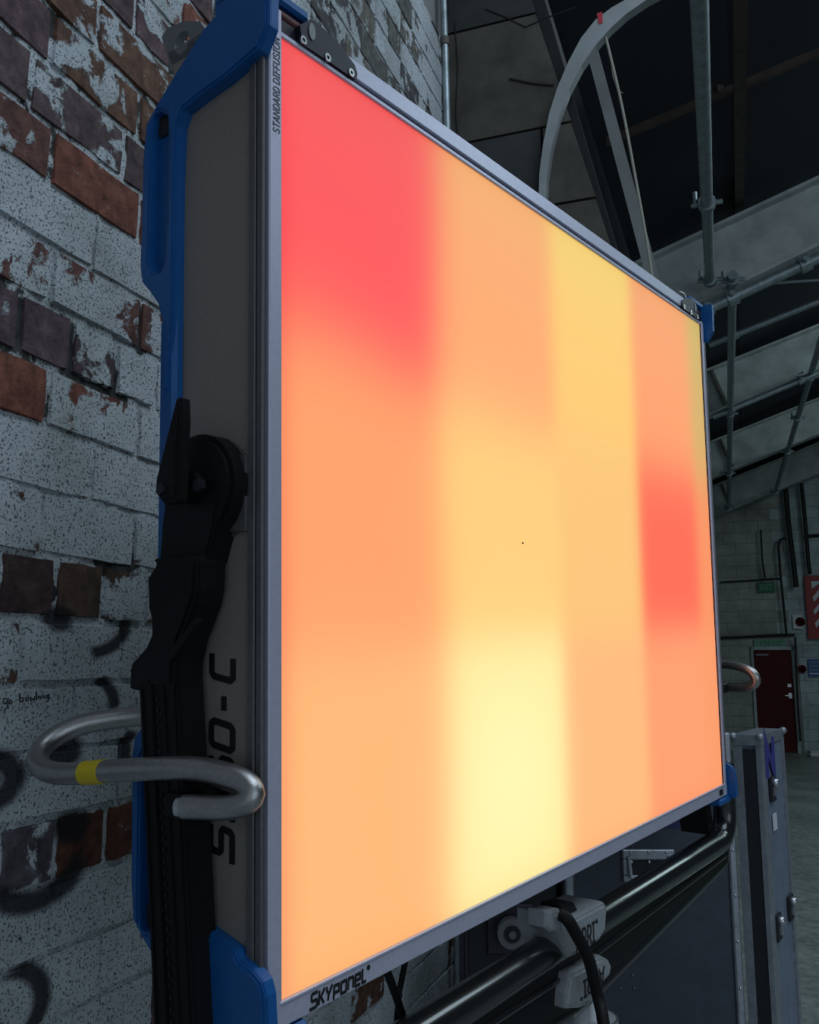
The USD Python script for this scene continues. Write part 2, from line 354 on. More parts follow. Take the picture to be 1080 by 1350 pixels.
for b in bricks:
    k, s, e, zc = b
    u, v, d = project(room((s + e) / 2, WD, zc + .037))
    ins = d > .2 and -110 < u < 1100 and -90 < v < 1440
    hid = 285 < u < 800 and not (v < 60 + (u - 371) * .72 or v > 1290 - (u - 371) * .40)
    order.append(((0 if ins and not hid else 1 if ins else 2), d if d > 0 else 9 - d))
rank = sorted(range(len(bricks)), key=lambda j: order[j])
solo = set(rank[:298])
rest = []
def shade_vars(prim, nverts, p, c):
    primvar(prim, 'paint', Vt.FloatArray.FromNumpy(np.full(nverts, p, np.float32)), Sdf.ValueTypeNames.FloatArray)
    primvar(prim, 'tone', Vt.Vec3fArray.FromNumpy(np.tile(np.array(c, np.float32), (nverts, 1))), Sdf.ValueTypeNames.Color3fArray)
for j, (k, s, e, zc) in enumerate(bricks):
    rnd = np.random.default_rng(1000 + j); g = gapb(k)
    V, F = brick_mesh(s + g, e - g, zc + g, zc + PITCH_Z - g, j)
    p, c = brick_look(k, (s + e) / 2, rnd)
    c = np.array(c) * (.85 + .3 * rnd.random())
    if j in solo:
        gm = usdkit.mesh(stage, numbered(str(brickwall.GetPath()) + '/brick'), (V, F), M['brick'], smooth=35)
        shade_vars(gm.GetPrim(), len(gm.GetPointsAttr().Get()), p, c)
    else: rest.append((V, F, p, c))
if rest:
    off = np.cumsum([0] + [len(r[0]) for r in rest])
    gm = usdkit.mesh(stage, str(brickwall.GetPath()) + '/distant_bricks', (np.vstack([r[0] for r in rest]), np.vstack([r[1] + o for r, o in zip(rest, off)])), M['brick'], smooth=False)
    primvar(gm.GetPrim(), 'paint', Vt.FloatArray.FromNumpy(np.concatenate([np.full(len(r[0]), r[2]) for r in rest]).astype(np.float32)), Sdf.ValueTypeNames.FloatArray)
    primvar(gm.GetPrim(), 'tone', Vt.Vec3fArray.FromNumpy(np.vstack([np.tile(r[3], (len(r[0]), 1)) for r in rest]).astype(np.float32)), Sdf.ValueTypeNames.Color3fArray)
    mark(gm.GetPrim(), kind='stuff')
# mortar behind the bricks
ns, nz = 330, 300
SS, ZZ = np.meshgrid(np.linspace(S_START - .3, CORNER, ns), np.linspace(-.02, Z0 + NCOURSE * PITCH_Z + .02, nz))
q = np.stack([SS * 60, ZZ * 60, SS * 0], -1)
O = -.0040 + (meshkit.noise(q) - .5) * .0052
V = (SS[..., None] * DW + (WD + O)[..., None] * NW + ZZ[..., None] * np.array([0, 0, 1.])).reshape(-1, 3)
idx = np.arange(ns * nz).reshape(nz, ns)
F = np.vstack([np.stack([idx[:-1, :-1], idx[:-1, 1:], idx[1:, 1:]], -1).reshape(-1, 3), np.stack([idx[:-1, :-1], idx[1:, 1:], idx[1:, :-1]], -1).reshape(-1, 3)])
gm = usdkit.mesh(stage, str(brickwall.GetPath()) + '/mortar', (V, F), M['brick'], smooth=True)
pz = .44 + .40 * meshkit.noise(np.stack([SS * 9, ZZ * 16, SS * 0], -1)).ravel()
kk = 31 - np.floor((ZZ.ravel() - Z0) / PITCH_Z)
pz = np.where((kk > 8.5) | (np.abs(kk - 6) < .6) | (np.abs(kk - 2) < .6), pz + .30, pz)
primvar(gm.GetPrim(), 'paint', Vt.FloatArray.FromNumpy(pz.astype(np.float32)), Sdf.ValueTypeNames.FloatArray)
primvar(gm.GetPrim(), 'tone', Vt.Vec3fArray.FromNumpy(np.tile(np.array([[.050, .054, .052]], np.float32), (len(V), 1))), Sdf.ValueTypeNames.Color3fArray)
part('backing', slab([room(S_START - .3, WD - .024, 0), room(CORNER + .3, WD - .024, 0), room(CORNER + .3, WD - .024, EAVE), room(S_START - .3, WD - .024, EAVE)], -.25 * NW), M['wall_plain'], brickwall)
# small handwriting on the painted brick
def wall_line(px, r=.0008):
    q = np.array([room(wall_at(*p)[0], WD + .0042, wall_at(*p)[1]) for p in px]); return tube(q, r, 5)
hand = [[(5, 921), (1, 921), (0, 926), (4, 928), (7, 921), (6, 932), (2, 936)], [(9, 924), (8, 927), (11, 928), (12, 924), (9, 924)],
        [(22, 914), (22, 925), (26, 925), (27, 920), (23, 920)], [(30, 920), (30, 924), (33, 924), (34, 920), (30, 920)], [(36, 919), (37, 924), (39, 921), (41, 924), (42, 918)],
        [(44, 912), (44, 923)], [(47, 917), (47, 921)], [(50, 922), (51, 917), (54, 917), (54, 921)], [(60, 916), (57, 917), (57, 920), (60, 920), (61, 915), (60, 924), (57, 925)]]
part('handwriting', [wall_line(h) for h in hand], M['print'], brickwall, label='small black handwritten words on the painted brick')

# rest of the left wall, the right wall
w2 = struct('wall_left')
part('wall_face', slab([room(CORNER + .3, WD, 0), room(FAR, WD, 0), room(FAR, WD, EAVE), room(CORNER + .3, WD, EAVE)], -.25 * NW), M['wall_plain'], w2)
w3 = struct('wall_right')
part('wall_face', slab([room(BACK, RIGHT, 0), room(FAR, RIGHT, 0), room(FAR, RIGHT, roof_z(RIGHT)), room(BACK, RIGHT, roof_z(RIGHT))], .25 * NW), M['wall_plain'], w3)

# ---- the dark cross wall at the end of the brickwork, big blocks, slanting right edge
def cross(u, v, s=CORNER):
    p = on_plane(u, v, DW * s, DW); return np.array([p @ NW, p[2]])
gw = struct('wall_cross')
e1, e2 = cross(745, 130), cross(815, 345); sl = (e2 - e1) / (e2[1] - e1[1])
def edge_t(z): return (e1 + sl * (z - e1[1]))[0] if z > 2.45 else (e1 + sl * (2.45 - e1[1]))[0]
zs = [0, .9, 1.75, 2.45, cross(770, 263)[1], cross(740, 163)[1], 3.65, 4.3, EAVE + .05]
mids = [[-.5], [-.42], [-.55], [-.52], [cross(716, 250)[0]], [cross(700, 120)[0]], [-.6], [-.62]]
def cblock(a, b, c, d, z0, z1, mat):
    """block with corners t a..b at the foot and c..d at the head, joints recessed"""
    g = .004
    p = [room(CORNER, a + g, z0 + g), room(CORNER, b - g, z0 + g), room(CORNER, d - g, z1 - g), room(CORNER, c + g, z1 - g)]
    part('block', slab(p, DW * .22), mat, gw)
for z0, z1, m in zip(zs[:-1], zs[1:], mids):
    cuts0 = [WD] + m + [edge_t(z0)]; cuts1 = [WD] + m + [edge_t(z1)]
    if edge_t(z1) - m[-1] < .05: cuts0, cuts1 = [WD, edge_t(z0)], [WD, edge_t(z1)]
    for i in range(len(cuts0) - 1):
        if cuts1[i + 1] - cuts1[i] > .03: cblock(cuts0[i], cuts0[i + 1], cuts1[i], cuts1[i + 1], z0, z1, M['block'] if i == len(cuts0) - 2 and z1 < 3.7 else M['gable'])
core = [room(CORNER + .02, WD, 0)] + [room(CORNER + .02, edge_t(z) - .004, z) for z in (0, 2.45, EAVE)] + [room(CORNER + .02, WD, EAVE)]
part('mortar', slab(core, DW * .18), M['crack'], gw)
def crack(px, r):
    part('crack', tube([room(CORNER - .001, *cross(*p)) for p in px], r, 5), M['crack'], gw)
crack([(640, 12), (665, 22), (693, 36), (720, 24), (760, 10)], .0022)
crack([(672, 104), (700, 110), (730, 113)], .0038)
crack([(600, 30), (604, 90), (601, 150), (606, 200)], .0022)

# ---- far wall with door, signs and conduits
fw = struct('wall_far')
def far(u, v): p = on_plane(u, v, DW * FAR, DW); return np.array([p @ NW, p[2]])
def far_box(t0, t1, z0, z1, out, deep=0.): 
    return slab([room(FAR - deep, t0, z0), room(FAR - deep, t1, z0), room(FAR - deep, t1, z1), room(FAR - deep, t0, z1)], -DW * out)
pc = far(1032, 800)[0]
courses = np.arange(0, 7.2, .225)
for i, z in enumerate(courses):
    off = .225 * (i % 2)
    for t in np.arange(WD - off, 2.2, .45):
        a, b = max(t, WD), t + .45
        if z + .225 > roof_z(a): continue
        dl = [far(1000, 856)[0], far(1048, 856)[0]]
        if a < dl[1] and b > dl[0] and z < 1.95: 
            if a < dl[0] - .05: b = dl[0] - .05
            elif b > dl[1] + .05: a = dl[1] + .05
            else: continue
        if b - a > .05: part('block', far_box(a + .003, b - .003, z + .003, z + .222, .012 + .003 * RNG.random()), M['farwall'] if (a + b) / 2 < pc else M['farwall2'], fw)
part('wall_face', slab([room(FAR, WD - .2, 0), room(FAR, RIGHT, 0), room(FAR, RIGHT, roof_z(RIGHT)), room(FAR, WD - .2, roof_z(WD))], DW * .3), M['wall_plain'], fw)

d = struct('door_1', room(FAR, far(1022, 975)[0], 0)); ds = room(FAR, far(1022, 975)[0], 0)
t0, t1, zt = far(996, 900)[0], far(1046, 900)[0], far(1020, 857)[1]
part('door_leaf', far_box(t0, t1, .02, zt, .05), M['door'], d, shift=ds)
part('door_frame', [far_box(t0 - .05, t0, 0, zt + .06, .07), far_box(t1, t1 + .06, 0, zt + .06, .07), far_box(t0 - .05, t1 + .06, zt, zt + .07, .07)], M['farwall2'], d, shift=ds)
hx = t1 - .07; hz = far(1045, 917)[1]
part('door_handle', [far_box(hx - .03, hx + .03, hz - .05, hz + .05, .012, .05), slab([room(FAR - .062, hx - .09, hz - .012), room(FAR - .062, hx + .02, hz - .012), room(FAR - .062, hx + .02, hz + .012), room(FAR - .062, hx - .09, hz + .012)], -DW * .03)], M['steel'], d, label='small chrome door handle', shift=ds)
part('door_lock', far_box(hx - .035, hx + .03, hz + .16, hz + .22, .015, .05), M['steel'], d, shift=ds)
part('door_closer', far_box(t0 + .04, t0 + .27, zt - .11, zt - .07, .05, .05), M['castor'], d, shift=ds)

def far_text(txt, u0, u1, v, hpx, mat, parent, shift, out):
    m = meshkit.text_mesh(txt, 1.0, .05); b = m.bounds
    a, z = far(u0, v); a1 = far(u1, v)[0]; h = far(u0, v - hpx)[1] - z
    V = np.array(m.vertices); x = (V[:, 0] - b[0][0]) / (b[1][0] - b[0][0]) * (a1 - a) + a; y = V[:, 1] * h + z
    W = np.array([room(FAR - out - dz * .06, s, q) for s, q, dz in zip(x, y, V[:, 2])])
    part('lettering', trimesh.Trimesh(W, m.faces[:, ::-1], process=False), mat, parent, shift=shift, smooth=False)
def far_sign(name, label, cat, u0, v0, u1, v1, mat, texts, out=.06):
    a, z1 = far(u0, v0); b, z0 = far(u1, v1); o = room(FAR, (a + b) / 2, z0)
    t = thing(name, label, cat, o)
    part('panel', far_box(a, b, z0, z1, .03, .035), mat, t, shift=o)
    for tx in texts: far_text(*tx, parent=t, shift=o, out=.066)
    return t, o
far_sign('exit_sign', 'small dark green exit sign high on the far wall', 'sign', 998, 768, 1022, 781, M['green'], [('EXIT', 1003, 1018, 778, 7, M['greentext'])])
far_sign('exit_sign', 'pale green fire exit sign directly above the dark red door', 'sign', 994, 843.5, 1036, 855, M['green_pale'], [('FIRE EXIT', 1003, 1033, 852, 7, M['green'])])
t, o = far_sign('notice', 'blue notice on the wall to the right of the red door', 'notice', 1065, 869, 1086, 892, M['bluenote'], [])
for i in range(4):
    a, z = far(1067, 873 + i * 5); part('text_line', far_box(a, a + .22, z - .012, z + .012, .006, .065), M['white'] if i == 3 else M['green_pale'], t, shift=o)
# red board with slanted white stripes
a, z1 = far(1060, 760); b, z0 = far(1098, 842); o = room(FAR, (a + b) / 2, z0)
t = thing('hazard_board', 'red board with slanted white stripes at the right edge of the photo', 'sign', o)
part('panel', far_box(a, b, z0, z1, .08, .035), M['signred'], t, shift=o)
for px in ([(1069, 767), (1084, 766.5), (1070, 777)], [(1071, 788), (1091, 763), (1093, 770), (1073, 794)], [(1072, 805.5), (1095, 777), (1095, 784), (1074, 811)], [(1074, 822), (1096, 795), (1096, 803), (1076, 828)]):
    q = [far(*p) for p in px]
    part('stripe', slab([room(FAR - .115, *p) for p in q], -DW * .006), M['white'], t, shift=o, smooth=False)
# alarm sounder and call point
for (u, v, r, lab, nm) in ((1055, 820, 5.5, 'dark red alarm sounder on a white back box left of the striped board', 'alarm_sounder'), (1058, 882, 4.5, 'small red call point on the wall between the door and the blue notice', 'call_point')):
    a, z = far(u, v); rr = r / FPX * FAR; o = room(FAR, a, z - rr); t = thing(nm, lab, 'alarm', o)
    part('back_box', far_box(a - rr * (1.5 if r > 5 else 1), a + rr * .4, z - rr * (1.5 if r > 5 else 1), z + rr * (1.6 if r > 5 else 1), .03, .035), M['white'] if r > 5 else M['signred'], t, shift=o)
    part('dome', trimesh.Trimesh(*(lambda m: (np.array([room(FAR - .065 - abs(p[2]) * .6, a + p[0], z + p[1]) for p in m.vertices]), m.faces))(trimesh.creation.icosphere(2, rr))), M['signred'], t, shift=o, smooth=True)
# conduits down the far wall
def conduit(px, r, lab):
    lev = abs(px[0][1] - px[-1][1]) < 12
    q = np.array([room(FAR - (.05 if lev else .16) - r, *far(*p)) for p in px]); o = q.min(0)
    t = thing('conduit', lab, 'cable', o, group='conduits on the far wall'); part('run', tube(q, r, 8), M['cable'], t, shift=o)
conduit([(1003, 700), (1005, 740), (1009, 766)], .018, 'thin dark cable hanging down to the small exit sign')
conduit([(1035, 640), (1039, 690), (1046, 745), (1049, 775)], .05, 'thickest black cable hanging down the far wall left of the striped board')
conduit([(1056, 640), (1061, 690), (1065, 740), (1067, 758)], .04, 'black cable running down to the top of the striped board')
conduit([(1036, 711), (1028, 713), (1026, 722), (1029, 760), (1033, 800), (1036, 830), (1037, 838)], .022, 'thin black conduit looping down beside the fire exit sign')
conduit([(950, 768), (985, 766), (1010, 764), (1030, 763)], .016, 'thin level cable running along the far wall at the small exit sign')
conduit([(950, 841), (980, 840), (1015, 838), (1048, 837)], .025, 'level black conduit running along the wall just above the door sign')
conduit([(1048, 840), (1049, 880), (1052, 940), (1055, 976)], .02, 'dark conduit running down the wall beside the red door frame')
conduit([(1062, 708), (1072, 707), (1085, 706)], .03, 'short level black conduit above the striped board')
a, z = far(1071, 978); o = room(FAR - .6, a, 0); t = thing('floor_box', 'small white box on the floor right of the red door', 'box', o)
part('body', rbx((-.12, -.1, 0), (.12, .1, .09), .02), M['white'], t); part('lid', rbx((-.125, -.105, .09), (.125, .105, .11), .008), M['white'], t)

# ---- rafters of the roof: painted steel I-beams
def cross_s(u, v, s): p = on_plane(u, v, DW * s, DW); return np.array([p @ NW, p[2]])
RAFT = [(7.5, (905, 410), (1080, 325), (850, 350), (1080, 243), 'nearest and largest painted roof girder, its foot behind the lit panel'),
        (11.4, (961, 536), (1080, 486), (936, 491), (1080, 433), 'second painted roof girder from the near one, crossing below it'),
        (15.08, (968, 617), (1080, 571), (941, 584), (1080, 528), 'third painted roof girder counting from the near one'),
        (18.68, (966, 670), (1080, 623), (943, 642), (1080, 586), 'farthest painted roof girder, just above the far wall')]
for s, b0, b1, a0, a1, lab in RAFT:
    B0, B1, A0, A1 = cross_s(*b0, s), cross_s(*b1, s), cross_s(*a0, s), cross_s(*a1, s)
    fb = lambda t: B0[1] + (B1[1] - B0[1]) * (t - B0[0]) / (B1[0] - B0[0]); fa = lambda t: A0[1] + (A1[1] - A0[1]) * (t - A0[0]) / (A1[0] - A0[0])
    tl, tr = WD + .01, 4.2
    o = room(s, tl, fb(tl)); t = thing('roof_girder', lab, 'beam', o, group='painted roof girders')
    w = .10
    part('web', slab([room(s - .01, tl, fb(tl)), room(s - .01, tr, fb(tr)), room(s - .01, tr, fa(tr)), room(s - .01, tl, fa(tl))], DW * .02), M['beam'], t, shift=o)
    part('bottom_flange', slab([room(s - w, tl, fb(tl) - .03), room(s - w, tr, fb(tr) - .03), room(s + w, tr, fb(tr) - .03), room(s + w, tl, fb(tl) - .03)], (0, 0, .03)), M['beam'], t, shift=o)
    part('top_flange', slab([room(s - w, tl, fa(tl)), room(s - w, tr, fa(tr)), room(s + w, tr, fa(tr)), room(s + w, tl, fa(tl))], (0, 0, .03)), M['beam'], t, shift=o)
    if s > 8:
        tk = B0[0] - .02 * 0
        part('stiffener', slab([room(s - w, tk, fb(tk)), room(s - w, tk - .16, fa(tk - .16)), room(s - w, tk - .19, fa(tk - .19)), room(s - w, tk - .03, fb(tk - .03))], DW * .09), M['beam_dark'], t, shift=o)

# ---- scaffold tubes under the girders, running down the hall
def sc_pt(u, v, s): return room(s, *cross_s(u, v, s))
def clampset(p, axis, r, parent, o):
    a = axis / np.linalg.norm(axis); x, y = frame_of(a)
    c = part('clamp', [cyl(p - a * r * .9, p + a * r * .9, r * 1.5, 12), cyl(p - x * r * 2.6, p + x * r * 2.6, r * .45, 6), cyl(p - y * r * .4 + x * r * 1.9, p + y * r * 2.3 + x * r * 1.9, r * .4, 6)], M['zinc'], parent, shift=o)
def scaffold(a, b, r, lab, clamps):
    o = (np.array(a) + b) / 2; t = thing('scaffold_tube', lab, 'tube', o, group='scaffold tubes under the roof girders')
    part('pole', tube(np.linspace(a, b, 6), r, 16), M['zinc'], t, shift=o)
    for f in clamps: clampset(np.array(a) + f * (np.array(b) - a), np.array(b) - a, r, t, o)
P1a, P1b = sc_pt(921, -30, 3.2), sc_pt(936, 372, 7.35)
fr = lambda s: (s - 3.2) / (7.35 - 3.2)
scaffold(P1a, P1b, .036, 'galvanised scaffold tube coming down from the top edge to the nearest girder', [.57, .985])
P2a, P2b = sc_pt(966, 362, 7.2), sc_pt(961, 672, 18.4)
scaffold(P2a, P2b, .036, 'galvanised scaffold tube running away under all four girders close to the lit panel', [.01, .372, .69, .985])
P3a, P3b = sc_pt(1090, 425, 9.6), sc_pt(1022, 650, 18.5)
scaffold(P3a, P3b, .036, 'slanting scaffold tube under the farther girders near the right edge', [.2, .4, .62, .99])
X1a, X1b = sc_pt(880, 432, 7.3), sc_pt(1100, 330, 7.3)
scaffold(X1a, X1b, .045, 'level scaffold tube clamped along the underside of the nearest girder', [.25, .4, .83])
X2a, X2b = sc_pt(940, 550, 11.2), sc_pt(1090, 487, 11.2)
scaffold(X2a, X2b, .035, 'scaffold tube clamped along the underside of the second girder', [.17, .78])
X3a, X3b = sc_pt(935, 455, 9.2), sc_pt(1110, 385, 9.2)
scaffold(X3a, X3b, .034, 'dark scaffold tube crossing between the nearest and second girders', [.2])
w0 = np.array([sc_pt(990, 376, 7.6), sc_pt(1040, 372, 7.6), sc_pt(1100, 368, 7.6)])
t = thing('brace_wire', 'thin straight wire brace below the nearest girder', 'wire', w0.mean(0)); part('wire', tube(w0, .011, 6), M['zinc'], t, shift=w0.mean(0))
# purlins under the roof
for pts, sz, lab in ((((977, -20), (975, 290)), .07, 'brown timber purlin running down the hall under the dark roof'), (((800, 192), (1110, 62)), .035, 'thin brown timber batten crossing under the dark roof')):
    if sz > .05: a, b = sc_pt(*pts[0], 4.2), sc_pt(*pts[1], 7.9)
    else: a, b = sc_pt(*pts[0], 5.6), sc_pt(*pts[1], 5.6)
    o = (a + b) / 2; t = thing('roof_purlin', lab, 'beam', o, group='timber purlins under the roof')
    x = np.cross(b - a, [0, 0, 1.]); x = x / np.linalg.norm(x) * sz
    part('timber', trimesh.convex.convex_hull(np.array([p + i * x * .5 + np.array([0, 0, j * sz * 1.4]) for p in (a, b) for i in (-1, 1) for j in (0, 1)])), M['timber'], t, shift=o)
    part('bracket', bx(o + np.array([-.02, -.02, sz * .9]), o + np.array([.02, .02, sz * 1.4 + .03])), M['timber'], t, shift=o)

# ---- curved steel hoop, struts and rope by the cross wall
def hoop_pt(u, v, s=CORNER - .034): return cross_s(u, v, s)
outer = [(880, -30), (838, -8), (806, 10), (785, 26), (766, 50), (750, 80), (735, 115), (724, 150), (716, 190), (711, 230), (710, 275), (712, 330)]
inner = [(719, 330), (719, 275), (721, 235), (727, 195), (737, 155), (750, 118), (767, 86), (785, 60), (804, 38), (826, 18), (852, 0), (890, -20)]
q = Polygon([hoop_pt(*p) for p in outer + inner])
def in_room(poly, s0, s1):
    m = prism(poly, s0, s1, 'xyz'); V = np.array(m.vertices); return trimesh.Trimesh(np.array([room(c, a, b) for a, b, c in V]), m.faces[:, ::-1], process=False)
o = room(CORNER - .034, *hoop_pt(712, 330)); t = thing('steel_hoop', 'curved grey steel hoop with a red tape mark before the dark block wall', 'hoop', o)
part('band', in_room(q, CORNER - .034, CORNER - .002), M['hoop'], t, shift=o, smooth=False)
rq = Polygon([hoop_pt(*p) for p in ((787, 18), (794, 16), (795, 30), (790, 32))])
part('tape', in_room(rq, CORNER - .036, CORNER - .033), M['redtape'], t, label='small red tape mark', shift=o, smooth=False)
def strut(px0, px1, wpx, s, mat, lab, depth=.06):
    a, b = cross_s(*px0, s), cross_s(*px1, s); w = wpx / FPX * s * .5; o = room(s, *b)
    t = thing('roof_strut', lab, 'beam', o, group='slanting roof struts')
    poly = LineString([a, b]).buffer(w, cap_style=2)
    part('flange', in_room(poly, s, s + .012), mat, t, shift=o, smooth=False)
    part('web', in_room(LineString([a, b]).buffer(w * .3, cap_style=2), s + .012, s + .012 + depth), M['beam_dark'], t, shift=o, smooth=False)
strut((781, 66), (862, 372), 16, CORNER + .30, M['strut'], 'pale steel strut slanting down behind the hoop to the lit panel')
strut((746, 104), (836, 400), 26, CORNER + .45, M['dark'], 'black slanting strut left of the pale one behind the hoop')
rp = np.array([room(CORNER - .018, *cross_s(u, v, CORNER - .018)) for u, v in [(794, 32), (802, 62), (810, 95), (818, 130), (828, 180), (838, 235), (848, 290), (856, 338), (862, 380)]])
t = thing('rope', 'frayed pale rope hanging from the hoop in front of the dark roof', 'rope', rp[0])
part('strand', tube(spline(rp, 40), .0042, 8), M['rope'], t, shift=rp[0])
part('loose_thread', tube([room(CORNER - .018, *cross_s(u, v, CORNER - .018)) for u, v in [(806, 84), (808, 100), (814, 118), (821, 123)]], .0012, 5), M['rope'], t, shift=rp[0])
# pipe in the corner
pa, pb = room(CORNER - .05, *cross_s(584, -30, CORNER - .05)), room(CORNER - .05, *cross_s(597, 420, CORNER - .05))
lowp = pb + (pb - pa) * ((pb[2] - 0.02) / (pa[2] - pb[2])) ; lowp = np.array([pb[0], pb[1], 0.0]); top = pa + (pa - pb) * .9
t = thing('wall_pipe', 'grey pipe running up the corner where the brick wall meets the dark wall', 'pipe', lowp)
part('pipe', tube([lowp, pb, pa, top], .011, 14), M['zinc'], t, shift=lowp)
for f in (.25, .8):
    p = pb + (pa - pb) * f; part('pipe_clip', [cyl(p - np.array([0, 0, .012]), p + np.array([0, 0, .012]), .0145, 14)], M['beam_dark'], t, shift=lowp)

# ================================================================== THE LIGHT
PO = np.array([-0.1062755299491834, 0.8095586845622189, 1.4425419614649768])
RP = np.array([[0.6026977282405934, -0.015144967949968002, 0.7978258446048374], [0.796153741640677, -0.05599882842464937, -0.6024975940919737], [0.053802119337233036, 0.9983159625894305, -0.021692643775275782]])
W, H = 1.118, .85
def loc(w): return RP.T @ (np.asarray(w) - PO)
def glob(l): return PO + RP @ np.asarray(l, float)
def pl(u, v, axis, val):
    e = np.zeros(3); e[axis] = val
    return loc(on_plane(u, v, PO + RP @ e, RP[:, axis]))
def zy(px, x): return [tuple(pl(u, v, 0, x)[[2, 1]]) for u, v in px]
def xy(px, z): return [tuple(pl(u, v, 2, z)[[0, 1]]) for u, v in px]
light = thing('studio_light', 'large studio light panel glowing red, orange and yellow in a black yoke', 'lamp',
              matrix=Gf.Matrix4d(*RP[:, 0], 0, *RP[:, 1], 0, *RP[:, 2], 0, *PO, 1))
def mirror(m):
    m = tri(m).copy(); V = np.array(m.vertices); V[:, 0] = W - V[:, 0]
    return trimesh.Trimesh(V, m.faces[:, ::-1], process=False)
def flipy(poly): return affinity.scale(poly, 1, -1, origin=(0, H / 2))

# diffuser with its LED zones
def lin(c): c = np.asarray(c, float) / 255.; return np.where(c <= .04045, c / 12.92, ((c + .055) / 1.055) ** 2.4)
ZC = np.array([[(255, 84, 88), (255, 170, 112), (255, 203, 116), (255, 162, 110), (216, 178, 108)],
               [(255, 163, 106), (255, 208, 126), (252, 198, 122), (255, 108, 84), (250, 150, 100)],
               [(255, 186, 120), (255, 240, 164), (255, 188, 126), (255, 160, 112), (252, 158, 108)]], float)
nx, ny = 120, 90
gx, gy = np.meshgrid(np.linspace(-.002, W + .002, nx + 1), np.linspace(-.002, H + .002, ny + 1))
sg = lambda x: 1 / (1 + np.exp(-x))
def cols(x, y):
    wob = .012 * np.sin(y * 9)
    b = [.250 + wob * .4, .519, .787, 1.045]; w = [.017, .012, .010, .013]
    c = [sg((x - bb) / ww) for bb, ww in zip(b, w)]
    return [1 - c[0], c[0] - c[1], c[1] - c[2], c[2] - c[3], c[3]]
cw = cols(gx, gy)
dip = .03 * np.exp(-((gx - .05) / .16) ** 2)
r0 = sg((gy - (.548 + dip)) / .026); r1 = sg((gy - .283) / .018)
rw = [r0, r1 * (1 - r0), (1 - r1) * (1 - r0)]
G = sum(rw[i][..., None] * cw[j][..., None] * lin(ZC[i, j]) for i in range(3) for j in range(5))
edge = np.minimum.reduce([gx, W - gx, gy, H - gy]).clip(0)
G *= (1 - np.array([.02, .10, .16]) * np.exp(-edge / .012)[..., None])
G *= (1 - np.array([.02, .22, .12]) * np.exp(-(gx.clip(0) / .016) ** 2)[..., None])
top = np.exp(-(H - gy) / .10)[..., None]; G = G * (1 - top * np.array([.12, -.06, .02]))
hot = np.exp(-(((gx - .38) / .13) ** 2 + ((gy - .12) / .12) ** 2))[..., None]; G = G * (1 + hot * np.array([0, .07, .22]))
V = np.stack([gx, gy, np.full_like(gx, -.0016)], -1).reshape(-1, 3)
idx = np.arange(V.shape[0]).reshape(ny + 1, nx + 1)
F = np.vstack([np.stack([idx[:-1, :-1], idx[:-1, 1:], idx[1:, 1:]], -1).reshape(-1, 3), np.stack([idx[:-1, :-1], idx[1:, 1:], idx[1:, :-1]], -1).reshape(-1, 3)])
gm = usdkit.mesh(stage, str(light.GetPath()) + '/diffuser', (V, F), M['diffuser'], smooth=True)
primvar(gm.GetPrim(), 'glow', Vt.Vec3fArray.FromNumpy(G.reshape(-1, 3).astype(np.float32)), Sdf.ValueTypeNames.Color3fArray)
mark(gm.GetPrim(), label='glowing diffuser sheet in soft red, orange and yellow blocks')
sp_ = pl(689, 716, 2, -.0016); part('speck', cyl(sp_ + [0, 0, -.0005], sp_ + [0, 0, .001], .0012, 8), M['print'], light)

# front frame
FL, FR, FB, FT = .0158, .0125, .0215, .030
part('frame_side', rbx((-FL, -FB, -.010), (0, H + FT - .004, .0015), .0012), M['alu'], light)
part('frame_side', [rbx((W, -FB, -.012), (W + .0035, H + .008, .0015), .0008), rbx((W + .005, -FB, -.012), (W + FR, H + .008, .0005), .0012)], M['alu'], light)
part('frame_groove', bx((W - .0042, -.001, -.006), (W - .0008, H + .001, -.0008)), M['groove'], light)
part('frame_bottom', [rbx((-FL, -FB, -.010), (W + FR, -.003, .001), .0012), rbx((-.003, -.0028, -.010), (W + .003, 0, .0022), .0005)], M['alu'], light)
part('frame_top', [rbx((-.002, H, -.010), (W + .002, H + .0055, .0015), .001)], M['alu'], light)
part('frame_groove', bx((0, H + .005, -.012), (W, H + .0105, -.003)), M['groove'], light)
part('frame_top', rbx((.03, H + .010, -.012), (W - .04, H + FT, .0012), .0012), M['alu'], light)
part('label_plate', bx((W - .030, -.0165, .0009), (W - .012, -.007, .0017)), M['print'], light)
# housing
part('housing', rbx((-.019, -.020, -.138), (W + .019, H + .022, -.012), .006), M['housing'], light)
for x0, sgn in ((-.019, -1), (W + .019, 1)):
    for z0, z1, hgt in ((-.0085, -.0005, .0035), (-.019, -.0100, .0035)):
        part('side_rail', rbx((x0, -.020, z0), (x0 + sgn * hgt, H + .020, z1), .001), M['rail'], light)
    part('side_rail', bx((x0, -.019, -.0105), (x0 + sgn * .001, H + .019, -.008)), M['groove'], light)

